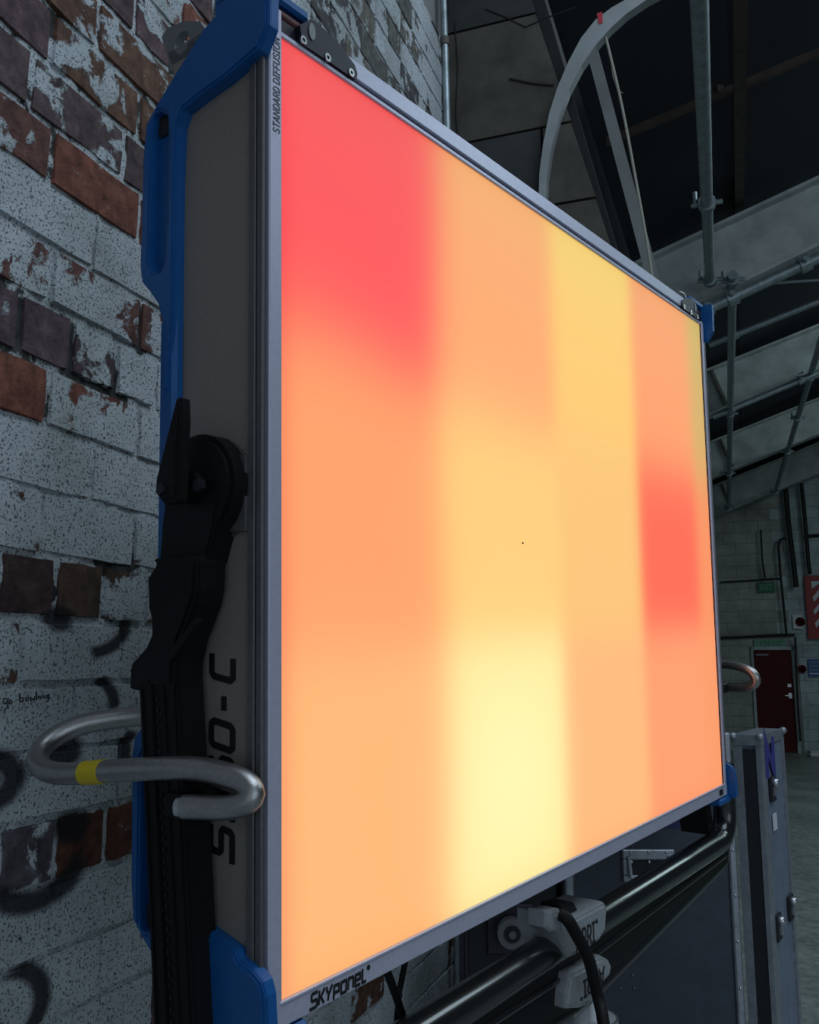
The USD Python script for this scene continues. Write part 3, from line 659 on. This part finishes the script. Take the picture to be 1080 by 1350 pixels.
# blue side guards (each: top half, bottom half, spine), outline as seen from the side
XG = -.031; XH = -.020
def outline(left, right): return zy(left, XG) + zy(right, XH)
G1 = Polygon(outline([(213, 520), (213, 425), (208, 401), (197, 385), (187, 373), (184, 352), (186, 300), (188, 211), (192, 165), (205, 140), (235, 90), (267, 39), (289, 14), (317, -6), (340, -34)],
                     [(367, -34), (366, 40), (354, 72), (346, 78), (310, 109), (280, 130), (253, 151), (246, 172), (243, 246), (241, 420), (236, 520)])).buffer(-.003).buffer(.005).buffer(-.002)
slot = Polygon(zy([(202, 152), (211, 147), (221, 152), (222, 200), (221, 280), (217, 345), (210, 361), (203, 358), (197, 345), (199, 250), (200, 180)], XG)).buffer(-.004).buffer(.004)
back = sbox(-.30, -.2, -.105, 1.2)
foot = Polygon(zy([(262, 1205), (285, 1221), (322, 1248), (328, 1260), (346, 1274), (358, 1289), (363, 1309), (365, 1350), (365, 1384)], XH) + zy([(300, 1384), (250, 1384)], XG) + zy([(215, 1330), (215, 1205)], XG)).buffer(-.004).buffer(.006).buffer(-.002)
G2 = unary_union([flipy(G1).intersection(back), foot]).buffer(.002).buffer(-.002)
zmin = G1.bounds[0]
spine = sbox(-.176, .30, -.142, .56)
for nm, poly, sl in (('corner_guard', G1, slot), ('corner_guard', G2, flipy(slot))):
    body = cprism(poly.difference(sl), -.019, XG - .001, 'zyx', .004)
    floor_ = prism(poly.buffer(-.004), -.014, -.022, 'zyx') if False else prism(poly.buffer(-.004), -.0215, -.018, 'zyx')
    for mm in (lambda q: q, mirror):
        part(nm, mm(trimesh.util.concatenate([body, floor_])), M['blue'], light, label='blue coated corner guard with a slotted carrying handle')
zs0, zs1 = pl(206, 650, 0, -.030)[2], pl(241, 480, 0, -.020)[2]
sp_m = rbx((-.030, .26, zs0), (-.016, .60, zs1), .004)
part('guard_spine', sp_m, M['blue'], light); part('guard_spine', mirror(sp_m), M['blue'], light)
hubpad = prism(Polygon(zy([(240, 574), (262, 587), (300, 612), (312, 660), (300, 700), (240, 720), (230, 640)], -.028)), -.030, -.018, 'zyx')
part('guard_pad', hubpad, M['blue'], light); part('guard_pad', mirror(hubpad), M['blue'], light)
hole = Polygon([(p[0], p[1]) for p in zy([(203, 148), (212, 142), (222, 148), (225, 163), (222, 176), (213, 182), (204, 177), (200, 163)], -.023)])
for q in (hole, flipy(hole)):
    hm = prism(q, -.0235, -.021, 'zyx'); part('slot_hole', hm, M['dark'], light); part('slot_hole', mirror(hm), M['dark'], light)
# guards wrap over the top and under the bottom edge
wrap = [rbx((-.030, H + .037, -.060), (.041, H + .049, -.002), .003), rbx((-.030, H + .02, -.060), (-.020, H + .045, -.002), .003)]
part('guard_wrap', wrap, M['blue'], light); part('guard_wrap', mirror(trimesh.util.concatenate(wrap)), M['blue'], light)
wrapb = [rbx((-.028, -.036, -.115), (.030, -.0235, .003), .003), rbx((-.030, -.034, -.09), (-.020, .01, .002), .003)]
part('guard_wrap', wrapb, M['blue'], light); part('guard_wrap', mirror(trimesh.util.concatenate(wrapb)), M['blue'], light)
hb = tube([(-.03, H + .030, -.012), (.046, H + .030, -.012)], .0068, 14)
part('hinge_bar', hb, M['oxide'], light, label='dark red-brown bar under the blue corner'); part('hinge_bar', mirror(hb), M['oxide'], light)
part('hinge_block', bx((-.018, H + .006, -.03), (.036, H + .022, -.004)), M['plate'], light); part('hinge_block', mirror(bx((-.018, H + .006, -.03), (.036, H + .022, -.004))), M['plate'], light)

# black bracket plates with screws on the top edge
bp = Polygon(xy([(393, 36), (406, 29), (412, 30), (440, 56), (464, 88), (467, 98), (466, 105), (460, 102), (428, 80), (396, 59), (395, 50)], 0.0)).buffer(-.001).buffer(.002)
for k, mm in enumerate((lambda q: q, mirror)):
    p = part('bracket_plate', mm(prism(bp, -.008, .0035, 'xyz')), M['plate'], light)
    for (u, v), r in (((400, 53), .0042), ((432, 76), .0042), ((463, 96), .0042)):
        c = pl(u, v, 2, .0035)
        part('screw', mm([tri(q) for q in [trimesh.util.concatenate([trimesh.creation.annulus(r * .45, r, .002, 16)])]][0].apply_translation(c)), M['steel'], p, label='bright countersunk screw')
    c = pl(411, 42, 2, .0035)
    e = Polygon([(c[0] + .0045 * math.cos(a), c[1] + .0085 * math.sin(a)) for a in np.linspace(0, 2 * np.pi, 24, endpoint=False)])
    part('slot_plug', mm(prism(e, .0033, .0045, 'xyz')), M['lug'], p)
pn = part('clip', mirror(tube([(.062, H + .035, -.004), (.075, H + .043, -.003), (.10, H + .040, -.003)], .0012, 6)), M['steel'], light)
# lifting lug behind the top left corner
lp = Polygon(zy([(222, 52), (228, 44), (246, 36), (268, 36), (285, 60), (262, 96), (236, 86)], -.005)).buffer(.003)
lh = Point(*pl(246, 60, 0, -.005)[[2, 1]]).buffer(.0115)
for mm in (lambda q: q, mirror): part('lifting_lug', mm(prism(lp.difference(lh), -.011, -.002, 'zyx')), M['lug'], light, label='grey lifting plate with a round hole')
cb = bx((-.011, H + .018, -.150), (.0, H + .04, -.09)); part('lug_foot', cb, M['lug'], light); part('lug_foot', mirror(cb), M['lug'], light)

# lettering
GLY = {'S': [[(.85, 1), (.12, 1), (0, .9), (0, .6), (.1, .5), (.75, .5), (.85, .42), (.85, .1), (.75, 0), (-.2, 0)]], '3': [[(0, 1), (.75, 1), (.85, .9), (.85, .6), (.75, .5), (.2, .5)], [(.75, .5), (.85, .4), (.85, .1), (.75, 0), (0, 0)]],
       '6': [[(.8, 1), (.12, 1), (0, .88), (0, .12), (.12, 0), (.73, 0), (.85, .12), (.85, .45), (.75, .55), (0, .55)]], '0': [[(.12, 0), (.73, 0), (.85, .12), (.85, .88), (.73, 1), (.12, 1), (0, .88), (0, .12), (.12, 0), (.3, 0)]],
       '-': [[(.1, .42), (.6, .42)]], 'C': [[(.8, 1), (.12, 1), (0, .88), (0, .12), (.12, 0), (.8, 0)]],
       'K': [[(0, 0), (0, 1)], [(.8, 1), (.25, .5), (.8, 0)], [(0, .5), (.25, .5)]], 'Y': [[(0, 1), (0, .75), (.35, .42), (.85, 1)], [(.35, .42), (.25, 0)]],
       'P': [[(0, -.15), (0, .8), (.8, .8), (.8, .3), (0, .3)]], 'A': [[(.8, 0), (.8, .8), (.0, .8), (0, 0), (.8, 0)]], 'N': [[(0, 0), (0, .8), (.7, .8), (.8, .7), (.8, 0)]],
       'E': [[(.8, 0), (0, 0), (0, .8), (.8, .8), (.8, .4), (0, .4)]], 'L': [[(0, 1), (0, 0), (.65, 0)]]}
def word(txt, adv, h, pen, skew):
    ps = []
    for i, ch in enumerate(txt):
        ps += [[((x + skew * y + i * adv), y) for x, y in p] for p in GLY[ch]]
    s = unary_union([LineString(p).buffer(pen / 2, cap_style=2, join_style=1, quad_segs=3) for p in ps])
    return affinity.scale(s, h, h, origin=(0, 0))
def lettering(poly, o, ex, ey, n, mat, lab):
    out = []
    for g in getattr(poly, 'geoms', [poly]):
        m = trimesh.creation.extrude_polygon(g, .0006, engine='earcut'); V = np.array(m.vertices)
        w = np.asarray(o) + V[:, :1] * np.asarray(ex) + V[:, 1:2] * np.asarray(ey) + V[:, 2:] * np.asarray(n)
        f = m.faces if np.dot(np.cross(ex, ey), n) > 0 else m.faces[:, ::-1]
        out.append(trimesh.Trimesh(w, f, process=False))
    part('lettering', out, mat, light, label=lab, smooth=False)
# side: reads upwards
b0 = pl(310, 1140, 0, -.019); b1 = pl(312, 862, 0, -.019); hh = abs(pl(278, 1000, 0, -.019)[2] - pl(313, 1000, 0, -.019)[2])
wd = word('S360-C', 1.22, hh * .86, .24, .18); bb = wd.bounds
wd = affinity.scale(affinity.translate(wd, -bb[0], -bb[1]), (b1[1] - b0[1]) / (bb[2] - bb[0]), hh / (bb[3] - bb[1]), origin=(0, 0))
lettering(wd, (-.0192, b0[1], b0[2]), (0, 1, 0), (0, 0, -1), (-1, 0, 0), M['print'], 'large black model lettering reading up the side')
# bottom frame
s0, s1 = pl(408, 1322, 2, .001), pl(482, 1283, 2, .001)
wd = word('SKYPANEL', 1.16, 1, .22, .12); bb = wd.bounds
wd = affinity.scale(affinity.translate(wd, -bb[0], -bb[1]), (s1[0] - s0[0]) / (bb[2] - bb[0]), .0150 / (bb[3] - bb[1]), origin=(0, 0))
wd = unary_union([wd, Point(s1[0] - s0[0] + .004, .0125).buffer(.0022)])
lettering(wd, (s0[0], -.0200, .0011), (1, 0, 0), (0, 1, 0), (0, 0, 1), M['print'], 'black product lettering on the bottom frame')
# left frame: reads upwards
tm = meshkit.text_mesh('STANDARD DIFFUSION', 1.0, .001); tb = tm.bounds
a0, a1 = pl(363, 174, 2, .0015), pl(363, 48, 2, .0015); V = np.array(tm.vertices)
Lx = (V[:, 0] - tb[0][0]) / (tb[1][0] - tb[0][0]) * (a1[1] - a0[1]); Ly = V[:, 1] * .0085
part('lettering', trimesh.Trimesh(np.stack([-.0032 - Ly + .12 * 0, a0[1] + Lx, np.full(len(V), .0015) + V[:, 2] * .4], -1), tm.faces, process=False), M['print_grey'], light, label='thin grey lettering reading up the left frame', smooth=False)

# ---- yoke: two arms with tilt hubs, a crossbar, tube handles
XA = -.085           # middle of the crossbar's bend
head_px = [(204, 743), (230, 738), (293, 733), (297, 742), (296, 778), (292, 797), (283, 822), (275, 842), (268, 872), (266, 908), (177, 911), (168, 909), (169, 882), (172, 873), (190, 853), (197, 837), (197, 817), (193, 802), (192, 762)]
XO = -.056; XI = -.024   # outer and inner face of an arm
armhead = Polygon([tuple(pl(u, v, 0, XO if u < 225 else XI)[[2, 1]]) for u, v in head_px]).buffer(-.002).buffer(.004).buffer(-.002)
aL0, aL1 = zy([(177, 905), (196, 1350)], XO); aR0, aR1 = zy([(268, 905), (291, 1350)], XI)
def ext(p, q, y): f = (y - p[1]) / (q[1] - p[1]); return (p[0] + (q[0] - p[0]) * f, y)
def zl(f, y): a, b = ext(aL0, aL1, y), ext(aR0, aR1, y); return (a[0] + (b[0] - a[0]) * f, y)
YT = .262; YL = -.10
def lane(f0, f1): return Polygon([zl(f0, YL), zl(f1, YL), zl(f1, YT), zl(f0, YT)])
def arm(side):
    mm = mirror if side else (lambda q: q)
    part('arm_head', mm(cprism(armhead, XI, XO, 'zyx', .006)), M['black'], light)
    ridge = prism(Polygon(zy([(258, 815), (264, 820), (225, 873), (218, 868)], XO)), XO - .0015, XO + .004, 'zyx'); part('arm_rib', mm(ridge), M['black'], light)
    body = [cprism(lane(0, 1), XI, XO + .003, 'zyx', .005), prism(lane(.36, .42), XO + .012, XO, 'zyx'), prism(lane(.66, .70), XO + .012, XO + .001, 'zyx'), prism(lane(.12, .15), XO + .012, XO + .0015, 'zyx')]
    part('arm', mm(trimesh.util.concatenate([tri(q) for q in body])), M['black'], light)
    st = [bx((XO + .0015, y, zl(.50, y)[0]), (XO + .006, y + .004, zl(.53, y)[0])) for y in np.arange(-.08, .25, .009)] + [bx((XO + .0015, y, zl(.60, y)[0]), (XO + .006, y + .004, zl(.62, y)[0])) for y in np.arange(-.08, .25, .012)]
    part('scale_marks', mm(trimesh.util.concatenate(st)), M['plate'], light, kind='stuff')
    # tilt hub
    hc = pl(259, 643, 0, -.040)[[1, 2]]
    hub = part('tilt_hub', mm(trimesh.util.concatenate([cyl((-.020, *hc), (-.038, *hc), .048, 40), cyl((-.038, *hc), (-.042, *hc), .043, 40), cyl((-.042, *hc), (-.050, *hc), .014, 20)])), M['black'], light)
    part('washer', mm(cyl((-.019, hc[0] - .002, hc[1] + .003), (-.023, hc[0] - .002, hc[1] + .003), .0485, 40)), M['rail'], hub, label='bright metal washer behind the hub')
    kb = pl(264, 640, 0, -.0505); part('bolt', mm(cyl(kb + [.002, 0, 0], kb - [.004, 0, 0], .006, 6)), M['plate'], hub)
    pb_ = Polygon(zy([(296, 601), (327, 600), (327, 700), (300, 702)], -.022)); part('mount_plate', mm(prism(pb_, -.026, -.018, 'zyx')), M['rail'], light, label='bare metal mounting plate beside the hub')
    blk = Polygon(zy([(312, 660), (308, 700), (297, 742)], -.022) + zy([(206, 745), (210, 690), (214, 660)], -.046)); part('hub_block', mm(cprism(blk, -.020, -.044, 'zyx', .004)), M['black'], light)
    # clamping lever
    lx = -.066
    l0 = pl(214, 645, 0, lx)
    lv = Polygon([tuple(pl(u, v, 0, lx if u < 236 else lx + .010)[[2, 1]]) for u, v in [(231, 524), (240, 521), (248, 527), (249, 560), (246, 600), (246, 640), (232, 662), (214, 664), (203, 650), (204, 632)]]).buffer(-.003).buffer(.005).buffer(-.002)
    lev = part('lever', mm(cprism(lv, lx + .012, lx, 'zyx', .004)), M['rubber'], light)
    part('bolt', mm(cyl(l0 + [.004, 0, 0], l0 - [.003, 0, 0], .005, 6)), M['plate'], lev)
    part('lever_shaft', mm(cyl(l0 + [.038, 0, 0], l0 + [.008, 0, 0], .010, 16)), M['black'], lev)
arm(0); arm(1)
# crossbar: gloss tube on top, deepening plate below, bends up into the arms
ZB = -.03
yt = -.105
XL, XR = -.036, W + .086
def bend(x0, sg_):
    r = .05; p = [(x0, yt - .010 + r, ZB)] if sg_ > 0 else [(x0, .02, ZB), (x0, yt - .010 + r, ZB)]
    for a in np.linspace(0, np.pi / 2, 8)[1:]: p.append((x0 + sg_ * r * (1 - math.cos(a)), yt - .010 + r * (1 - math.sin(a)), ZB))
    return p
pts = np.array(bend(XL, 1) + bend(XR, -1)[::-1])
def dens(p, n):
    d = np.r_[0, np.cumsum(np.linalg.norm(np.diff(p, axis=0), axis=1))]; s = np.union1d(d, np.linspace(0, d[-1], n)); return np.stack([np.interp(s, d, p[:, k]) for k in range(3)], 1)
part('crossbar_tube', tube(dens(pts, 20), .021, 24), M['gloss_black'], light, label='gloss black top tube of the yoke')
low = [(XL + .03, yt - .045), (W / 2 - .1, -.198), (W / 2, -.203), (W / 2 + .1, -.198), (XR - .03, yt - .045)]
plate = Polygon([(XL + .02, yt - .012)] + low + [(XR - .02, yt - .012)])
part('crossbar_plate', prism(plate, ZB - .012, ZB + .012, 'xyz'), M['black'], light)
bz = np.array([(XL, -.07, ZB), (XL + .005, -.09, ZB), (XL + .04, yt - .048, ZB)] + [(x, y, ZB) for x, y in low[1:-1]] + [(XR - .04, yt - .048, ZB), (XR - .005, -.09, ZB), (XR, -.02, ZB)])
part('crossbar_tube', tube(dens(bz, 24), .014, 18), M['gloss_black'], light, label='lower black tube of the yoke')
mid = np.array([(XL + .05, yt - .032, ZB + .013), (W / 2, -.150, ZB + .013), (XR - .05, yt - .032, ZB + .013)])
part('crossbar_bead', tube(dens(mid, 12), .0035, 8), M['gloss_black'], light)
# handles
def dep(u, v, d): return loc(EYE + ray(u, v) * d)
hp = [(243, 1064, .760), (285, 1065, .750), (318, 1061, .742), (333, 1049, .741), (326, 1034, .746), (300, 1022, .754), (262, 1014, .766), (215, 1013, .782), (170, 1015, .804), (128, 1018, .826), (90, 1020, .848), (64, 1017, .867), (51, 1008, .882), (50, 995, .900), (64, 978, .916), (95, 960, .930), (135, 950, .940), (185, 944, .948)]
hl = np.array([dep(*q) for q in hp] + [dep(220, 943, .935), dep(245, 945, .905)]); hs0 = spline(hl, 100)
RT = .0103
for mm in (lambda q: q, mirror):
    hs = hs0 if mm is not mirror else (hs0 - [0, .185, 0]) * [1, 1.45, 1] + [-.040, .200, .040]
    h = part('handle', mm(tube(hs, RT * (.88 if mm is mirror else 1), 20)), M['tube'], light, label='satin metal tube handle looping round the yoke arm')
    if mm is not mirror:
        i = int(np.argmin(np.linalg.norm(hs - dep(128, 1018, .826), axis=1)))
        part('tape', tube(hs[i - 2:i + 3], RT + .0006, 20), M['yellow'], h, label='band of yellow tape')
    e0 = hs[0]; part('handle_stub', mm(cyl(e0, e0 + (hs[0] - hs[2]) / np.linalg.norm(hs[0] - hs[2]) * .006, .0085, 14)), M['steel'], h)
    part('handle_foot', mm(rbx((min(e0[0], XI) - .004, e0[1] - .010, e0[2] - .025), (XI + .004, e0[1] + .010, e0[2] + .004), .003)), M['black'], h)

# silver saddle clamp at the middle of the crossbar, with its lettering
ZF = ZB + .030
sad = Polygon(xy([(737, 1206), (752, 1213), (798, 1189), (802, 1196), (800, 1226), (792, 1240), (776, 1252), (752, 1264), (744, 1246), (738, 1228)], ZF)).buffer(-.002).buffer(.004).buffer(-.002)
sd = part('saddle_clamp', cprism(sad, ZB - .03, ZF, 'xyz', .006), M['clamp'], light, label='silver cast saddle clamp gripping the crossbar')
def cast_text(px, hpx, flip, parent, z):
    tm = meshkit.text_mesh('ARRI', 1.0, .001); tb = tm.bounds; V = np.array(tm.vertices)
    a, b = pl(*px[0], 2, z), pl(*px[1], 2, z); ex = (b - a); L_ = np.linalg.norm(ex); up = np.array([-ex[1], ex[0], 0]) / L_ * hpx
    wv = a + (V[:, :1] - tb[0][0]) / (tb[1][0] - tb[0][0]) * ex + V[:, 1:2] * up; wv[:, 2] = z + V[:, 2] * .5
    eu = ex / L_; dot_ = a + ex * 1.10 + up * .92; dot_[2] = z
    part('lettering', [trimesh.Trimesh(wv, tm.faces, process=False), cyl(dot_, dot_ + [0, 0, .0005], hpx * .11, 12)], M['print'], parent, smooth=False)
cast_text([(760, 1258), (785, 1242)], .027, False, sd, ZF + .0003)
lugp = Polygon(xy([(714, 1200), (734, 1197), (736, 1224), (722, 1228), (714, 1222)], ZF - .01)); part('clamp_lug', cprism(lugp, ZF - .028, ZF - .005, 'xyz', .003), M['clamp'], light)
kb = Polygon(xy([(731, 1192), (750, 1188), (758, 1204), (756, 1214), (738, 1222)], ZF - .02)); part('clamp_bolt', cprism(kb, ZB - .01, ZF - .012, 'xyz', .003), M['rubber'], light)
# spigot under the yoke, seated in the stand
lowp = Polygon(xy([(754, 1284), (774, 1273), (786, 1265), (795, 1260), (804, 1265), (808, 1274), (806, 1286), (797, 1296), (790, 1310), (783, 1323), (766, 1330), (748, 1331), (749, 1311)], ZF)).buffer(-.002).buffer(.004).buffer(-.002)
lc = part('pivot_casting', cprism(lowp, ZB - .028, ZF, 'xyz', .006), M['clamp'], light, label='silver pivot casting under the yoke')
cast_text([(797, 1273), (769, 1293)], .022, True, lc, ZF + .0003)
part('pivot_neck', [tube([(W / 2 + .025, -.20, ZB), (W / 2 + .025, -.235, ZB)], .012, 16)], M['clamp'], light)

# ================================================================== STAND
sx = np.array(pl(776, 1322, 2, ZB)); sp0 = glob((sx[0], sx[1], ZB)); base = np.array([sp0[0], sp0[1], 0])
st = thing('light_stand', 'silver topped lighting stand carrying the panel yoke, cut off by the bottom edge', 'stand', base)
zt = sp0[2]
prof = [(.0, zt + .012), (.016, zt + .012), (.019, zt - .002), (.021, zt - .012), (.022, zt - .016), (.036, zt - .017), (.038, zt - .020), (.036, zt - .024), (.024, zt - .028), (.024, zt - .12), (.0, zt - .12)]
rv = trimesh.creation.revolve(np.array(prof)[::-1], sections=40); part('receiver', rv, M['clamp'], st, label='silver receiver with a wide bright flange')
part('flange_rim', trimesh.creation.annulus(.031, .0392, .006, 40).apply_translation((0, 0, zt - .0200)), M['steel'], st)
part('column', [cyl((0, 0, .05), (0, 0, zt - .11), .0225, 24), cyl((0, 0, .05), (0, 0, .62), .029, 24)], M['gloss_black'], st)
for k in range(3):
    a = k * 2.094 + .5; e = np.array([math.cos(a) * .48, math.sin(a) * .48, .02])
    part('leg', tube([(0, 0, .56), e], .014, 12), M['gloss_black'], st); part('leg_foot', trimesh.creation.icosphere(1, .022).apply_translation(e + [0, 0, .002]), M['rubber'], st)
# power cable hanging from the clamp
cp = [glob(pl(u, v, 2, z)) for u, v, z in ((739, 1206, ZF + .004), (748, 1212, ZF + .012), (760, 1232, ZF + .014), (774, 1258, ZF + .014), (783, 1290, ZF + .014), (790, 1320, ZF + .018), (796, 1350, ZF + .03))]
g0 = cp[-1]; cp += [np.array([g0[0] + .02, g0[1] - .01, .8]), np.array([g0[0] + .06, g0[1] - .10, .25]), np.array([g0[0] + .12, g0[1] - .16, .012]), np.array([g0[0] + .35, g0[1] - .05, .012])]
t = thing('power_cable', 'thick black cable draped over the silver clamp and hanging down', 'cable', g0)
part('flex', tube(spline(cp, 70), .0078, 12), M['rubber'], t, shift=g0)
# hanging straps under the panel
t0_ = glob((.20, -.03, -.08)); t = thing('strap', 'pair of black straps crossing below the panel in front of the brick wall', 'strap', t0_)
def band(px, wpx, z):
    l = LineString(xy(px, z)).buffer(wpx * .5 * .00085, cap_style=2); return l
def yb(px, w0, z):
    V = prism(band(px, w0, z), z - .0012, z + .0012, 'xyz'); Q = np.array(V.vertices) @ RP.T + PO; return trimesh.Trimesh(Q, V.faces, process=False)
part('webbing', yb([(505, 1262), (512, 1285), (522, 1312), (534, 1350), (548, 1400)], 11, -.060), M['rubber'], t, shift=t0_, smooth=False)
part('webbing', yb([(538, 1250), (533, 1275), (526, 1310), (523, 1350), (522, 1400)], 9, -.066), M['rubber'], t, shift=t0_, smooth=False)
part('buckle', yb([(523, 1304), (526, 1318)], 13, -.063), M['plate'], t, shift=t0_, smooth=False)

# ================================================================== FLIGHT CASES
YA = 2.0
def fx(u, v=1130): return on_plane(u, v, np.array([0, YA, 0]), np.array([0, 1., 0]))
xl, xr = fx(746, 1200)[0], fx(962.5, 968)[0]; zt = fx(975, 966)[2]
o = np.array([xl, YA, 0]); A = thing('flight_case', 'dark blue-black flight case with grey metal edging standing behind the lit panel', 'case', o)
dA = .22; wA = xr - xl
part('body', rbx((.008, .006, .03), (wA - .008, dA, zt - .004), .003), M['lam'], A)
tw = .016
for x0, x1 in ((0, fx(757, 1170)[0] - xl), (wA - tw, wA)):
    e = part('edge_trim', rbx((x0, -.002, .03), (x1, dA + .002, zt - .01), .003), M['casetrim'], A)
    for k in range(8): part('rivet', trimesh.creation.icosphere(1, .0032).apply_translation(((x0 + x1) / 2, -.002, zt - .06 - k * .09)), M['steel'], e)
part('edge_trim', rbx((0, -.0025, zt - .028), (wA, dA + .002, zt), .003), M['casetrim'], A)
part('edge_trim', rbx((0, -.0025, .02), (wA, dA + .002, .05), .003), M['casetrim'], A)
# recessed handle plate
def fa(u, v): q = fx(u, v); return q[0] - xl, q[2]
h0, h1 = fa(822, 1163), fa(889, 1120)
hp_ = part('handle_plate', [rbx((h0[0], -.004, h1[1] - .020), (h1[0], .008, h1[1]), .002), rbx((h0[0], -.004, h0[1] + .014), (h0[0] + .018, .008, h1[1] - .020), .002), rbx((h1[0] - .018, -.004, h0[1] + .014), (h1[0], .008, h1[1] - .020), .002), rbx((h0[0], -.004, h0[1]), (h1[0], .008, h0[1] + .014), .002)], M['casetrim'], A, label='metal handle plate with bright rivets')
part('handle_recess', bx((h0[0] + .015, .001, h0[1] + .01), (h1[0] - .015, .007, h1[1] - .015)), M['dark'], hp_)
part('handle_bail', tube([(h0[0] + .012, -.008, h1[1] - .012), (h0[0] + .014, -.012, h0[1] + .012), (h0[0] + .03, -.013, h0[1] + .005), (h1[0] - .03, -.013, h0[1] + .005), (h1[0] - .014, -.012, h0[1] + .012), (h1[0] - .012, -.008, h1[1] - .012)], .004, 8), M['steel'], hp_)
for fxx in (.16, .5, .84):
    for dz in (.005, .024): part('rivet', trimesh.creation.icosphere(1, .0036).apply_translation((h0[0] + (h1[0] - h0[0]) * fxx, -.004, h1[1] - dz)), M['steel'], hp_)
for u, v in ((817, 1287), (835, 1287), (819, 1304), (837, 1304)):
    q = fa(u, v); part('rivet', trimesh.creation.icosphere(1, .0034).apply_translation((q[0], .0055, q[1])), M['rail'], A)
q0, q1 = fa(877, 1092), fa(897, 1079); part('tape', bx((q0[0], .0045, q0[1]), (q1[0], .0065, q1[1])), M['bluetape'], A, label='small strip of dark blue tape')

# tall lid standing on end, turned away, with catches
B0 = on_plane(963.5, 968, np.array([0, YA + .02, 0]), np.array([0, 1., 0])); ztB = B0[2]
dirS = np.array([.55, .835, 0]); dirS /= np.linalg.norm(dirS); dirF = np.array([dirS[1], -dirS[0], 0])
oB = np.array([B0[0] + .004, B0[1], 0]); LB = thing('upright_case', 'narrow grey-blue flight case standing upright with purple stencil and three catches', 'case', oB)
wF, wS = .056, .233
def lb(f, s, z): return dirF * f + dirS * s + np.array([0, 0, z])
def lbx(f0, f1, s0, s1, z0, z1): return trimesh.convex.convex_hull(np.array([lb(f, s, z) for f in (f0, f1) for s in (s0, s1) for z in (z0, z1)]))
part('body', lbx(.004, wF - .003, .006, wS - .003, .0, ztB - .006), M['lamgrey'], LB)
part('edge_trim', lbx(0, .018, 0, .03, 0, ztB - .004), M['casetrim'], LB)
part('edge_trim', lbx(wF - .010, wF, 0, .045, 0, ztB - .004), M['casetrim'], LB)
part('edge_trim', lbx(wF - .012, wF + .001, wS - .022, wS, 0, ztB - .004), M['casetrim'], LB)
part('edge_trim', lbx(-.001, wF + .001, -.002, wS + .001, ztB - .022, ztB), M['casetrim'], LB, label='pale metal top edge')
part('edge_channel', lbx(.018, wF - .010, .002, .02, 0, ztB - .03), M['dark'], LB, label='dark groove along the narrow edge')
for f, s in ((wF, 0), (wF, wS), (0, 0)): part('ball_corner', trimesh.creation.icosphere(2, .0085).apply_translation(lb(f, s, ztB - .004)), M['casetrim'], LB)
def side_pt(u, v):
    p = on_plane(u, v, oB + dirF * wF, dirF); q = p - oB; return q @ dirS, q[2]
for u, v in ((1018, 1040), (1026, 1222), (1042, 1196)):
    s, z = side_pt(u, v); dz = .026; ds_ = .020
    c = part('catch', lbx(wF - .001, wF + .004, s - ds_, s + ds_, z - dz, z + dz), M['dark'], LB, label='dark recessed catch with a bright turn key')
    part('turn_key', trimesh.util.concatenate([trimesh.creation.icosphere(1, .010).apply_translation(lb(wF + .008, s - .004, z + .014)), lbx(wF + .003, wF + .009, s - .006, s + .004, z - .014, z + .012)]), M['steel'], c)
s, z = side_pt(1022, 1083); part('label_sticker', lbx(wF - .001, wF + .0015, s - .018, s + .014, z - .017, z + .017), M['white'], LB, label='small white sticker')
s, z = side_pt(1015, 998)
nz_ = stroke([[(-.30, -.5), (-.30, .5), (.30, -.5), (.30, .5)]], .26)
m = trimesh.creation.extrude_polygon(affinity.scale(nz_, .105, .066, origin=(0, 0)), .0012, engine='earcut'); V = np.array(m.vertices)
part('stencil_mark', trimesh.Trimesh(np.array([lb(wF + .0002 + c_, s + a, z + b) for a, b, c_ in V]), m.faces, process=False), M['stencil'], LB, label='purple stencilled letter', smooth=False)

# black case on its end with a castor, in the dark under the panel
x0 = fx(612, 1230)[0]; x1 = xl - .012
o = np.array([x0, YA + .02, 0]); Bc = thing('trunk', 'black trunk stood on end with a pale castor wheel in the dark below the panel', 'case', o)
zc = fx(700, 1110)[2]
part('body', rbx((.004, .004, 0), (x1 - x0, .17, zc), .004), M['dark'], Bc)
part('edge_trim', rbx((0, 0, 0), (.012, .172, zc + .002), .003), M['plate'], Bc)
part('edge_trim', rbx((0, 0, zc - .02), (x1 - x0, .172, zc + .003), .003), M['plate'], Bc)
q = on_plane(676, 1233, np.array([0, YA - .02, 0]), np.array([0, 1., 0])) - o
part('castor_plate', rbx((q[0] - .05, -.002, q[2] - .05), (q[0] + .05, .005, q[2] + .05), .003), M['plate'], Bc)
cw_ = part('castor', tube([(q[0], -.034, q[2]), (q[0], -.010, q[2])], .030, 28), M['castor'], Bc, label='pale castor wheel with a dark hub')
part('hub', cyl((q[0], -.037, q[2]), (q[0], -.008, q[2]), .017, 20), M['dark'], cw_)
part('axle_cap', cyl((q[0], -.040, q[2]), (q[0], -.034, q[2]), .008, 12), M['rail'], cw_)
part('castor_fork', bx((q[0] - .012, -.012, q[2] - .012), (q[0] + .012, .002, q[2] + .012)), M['plate'], Bc)
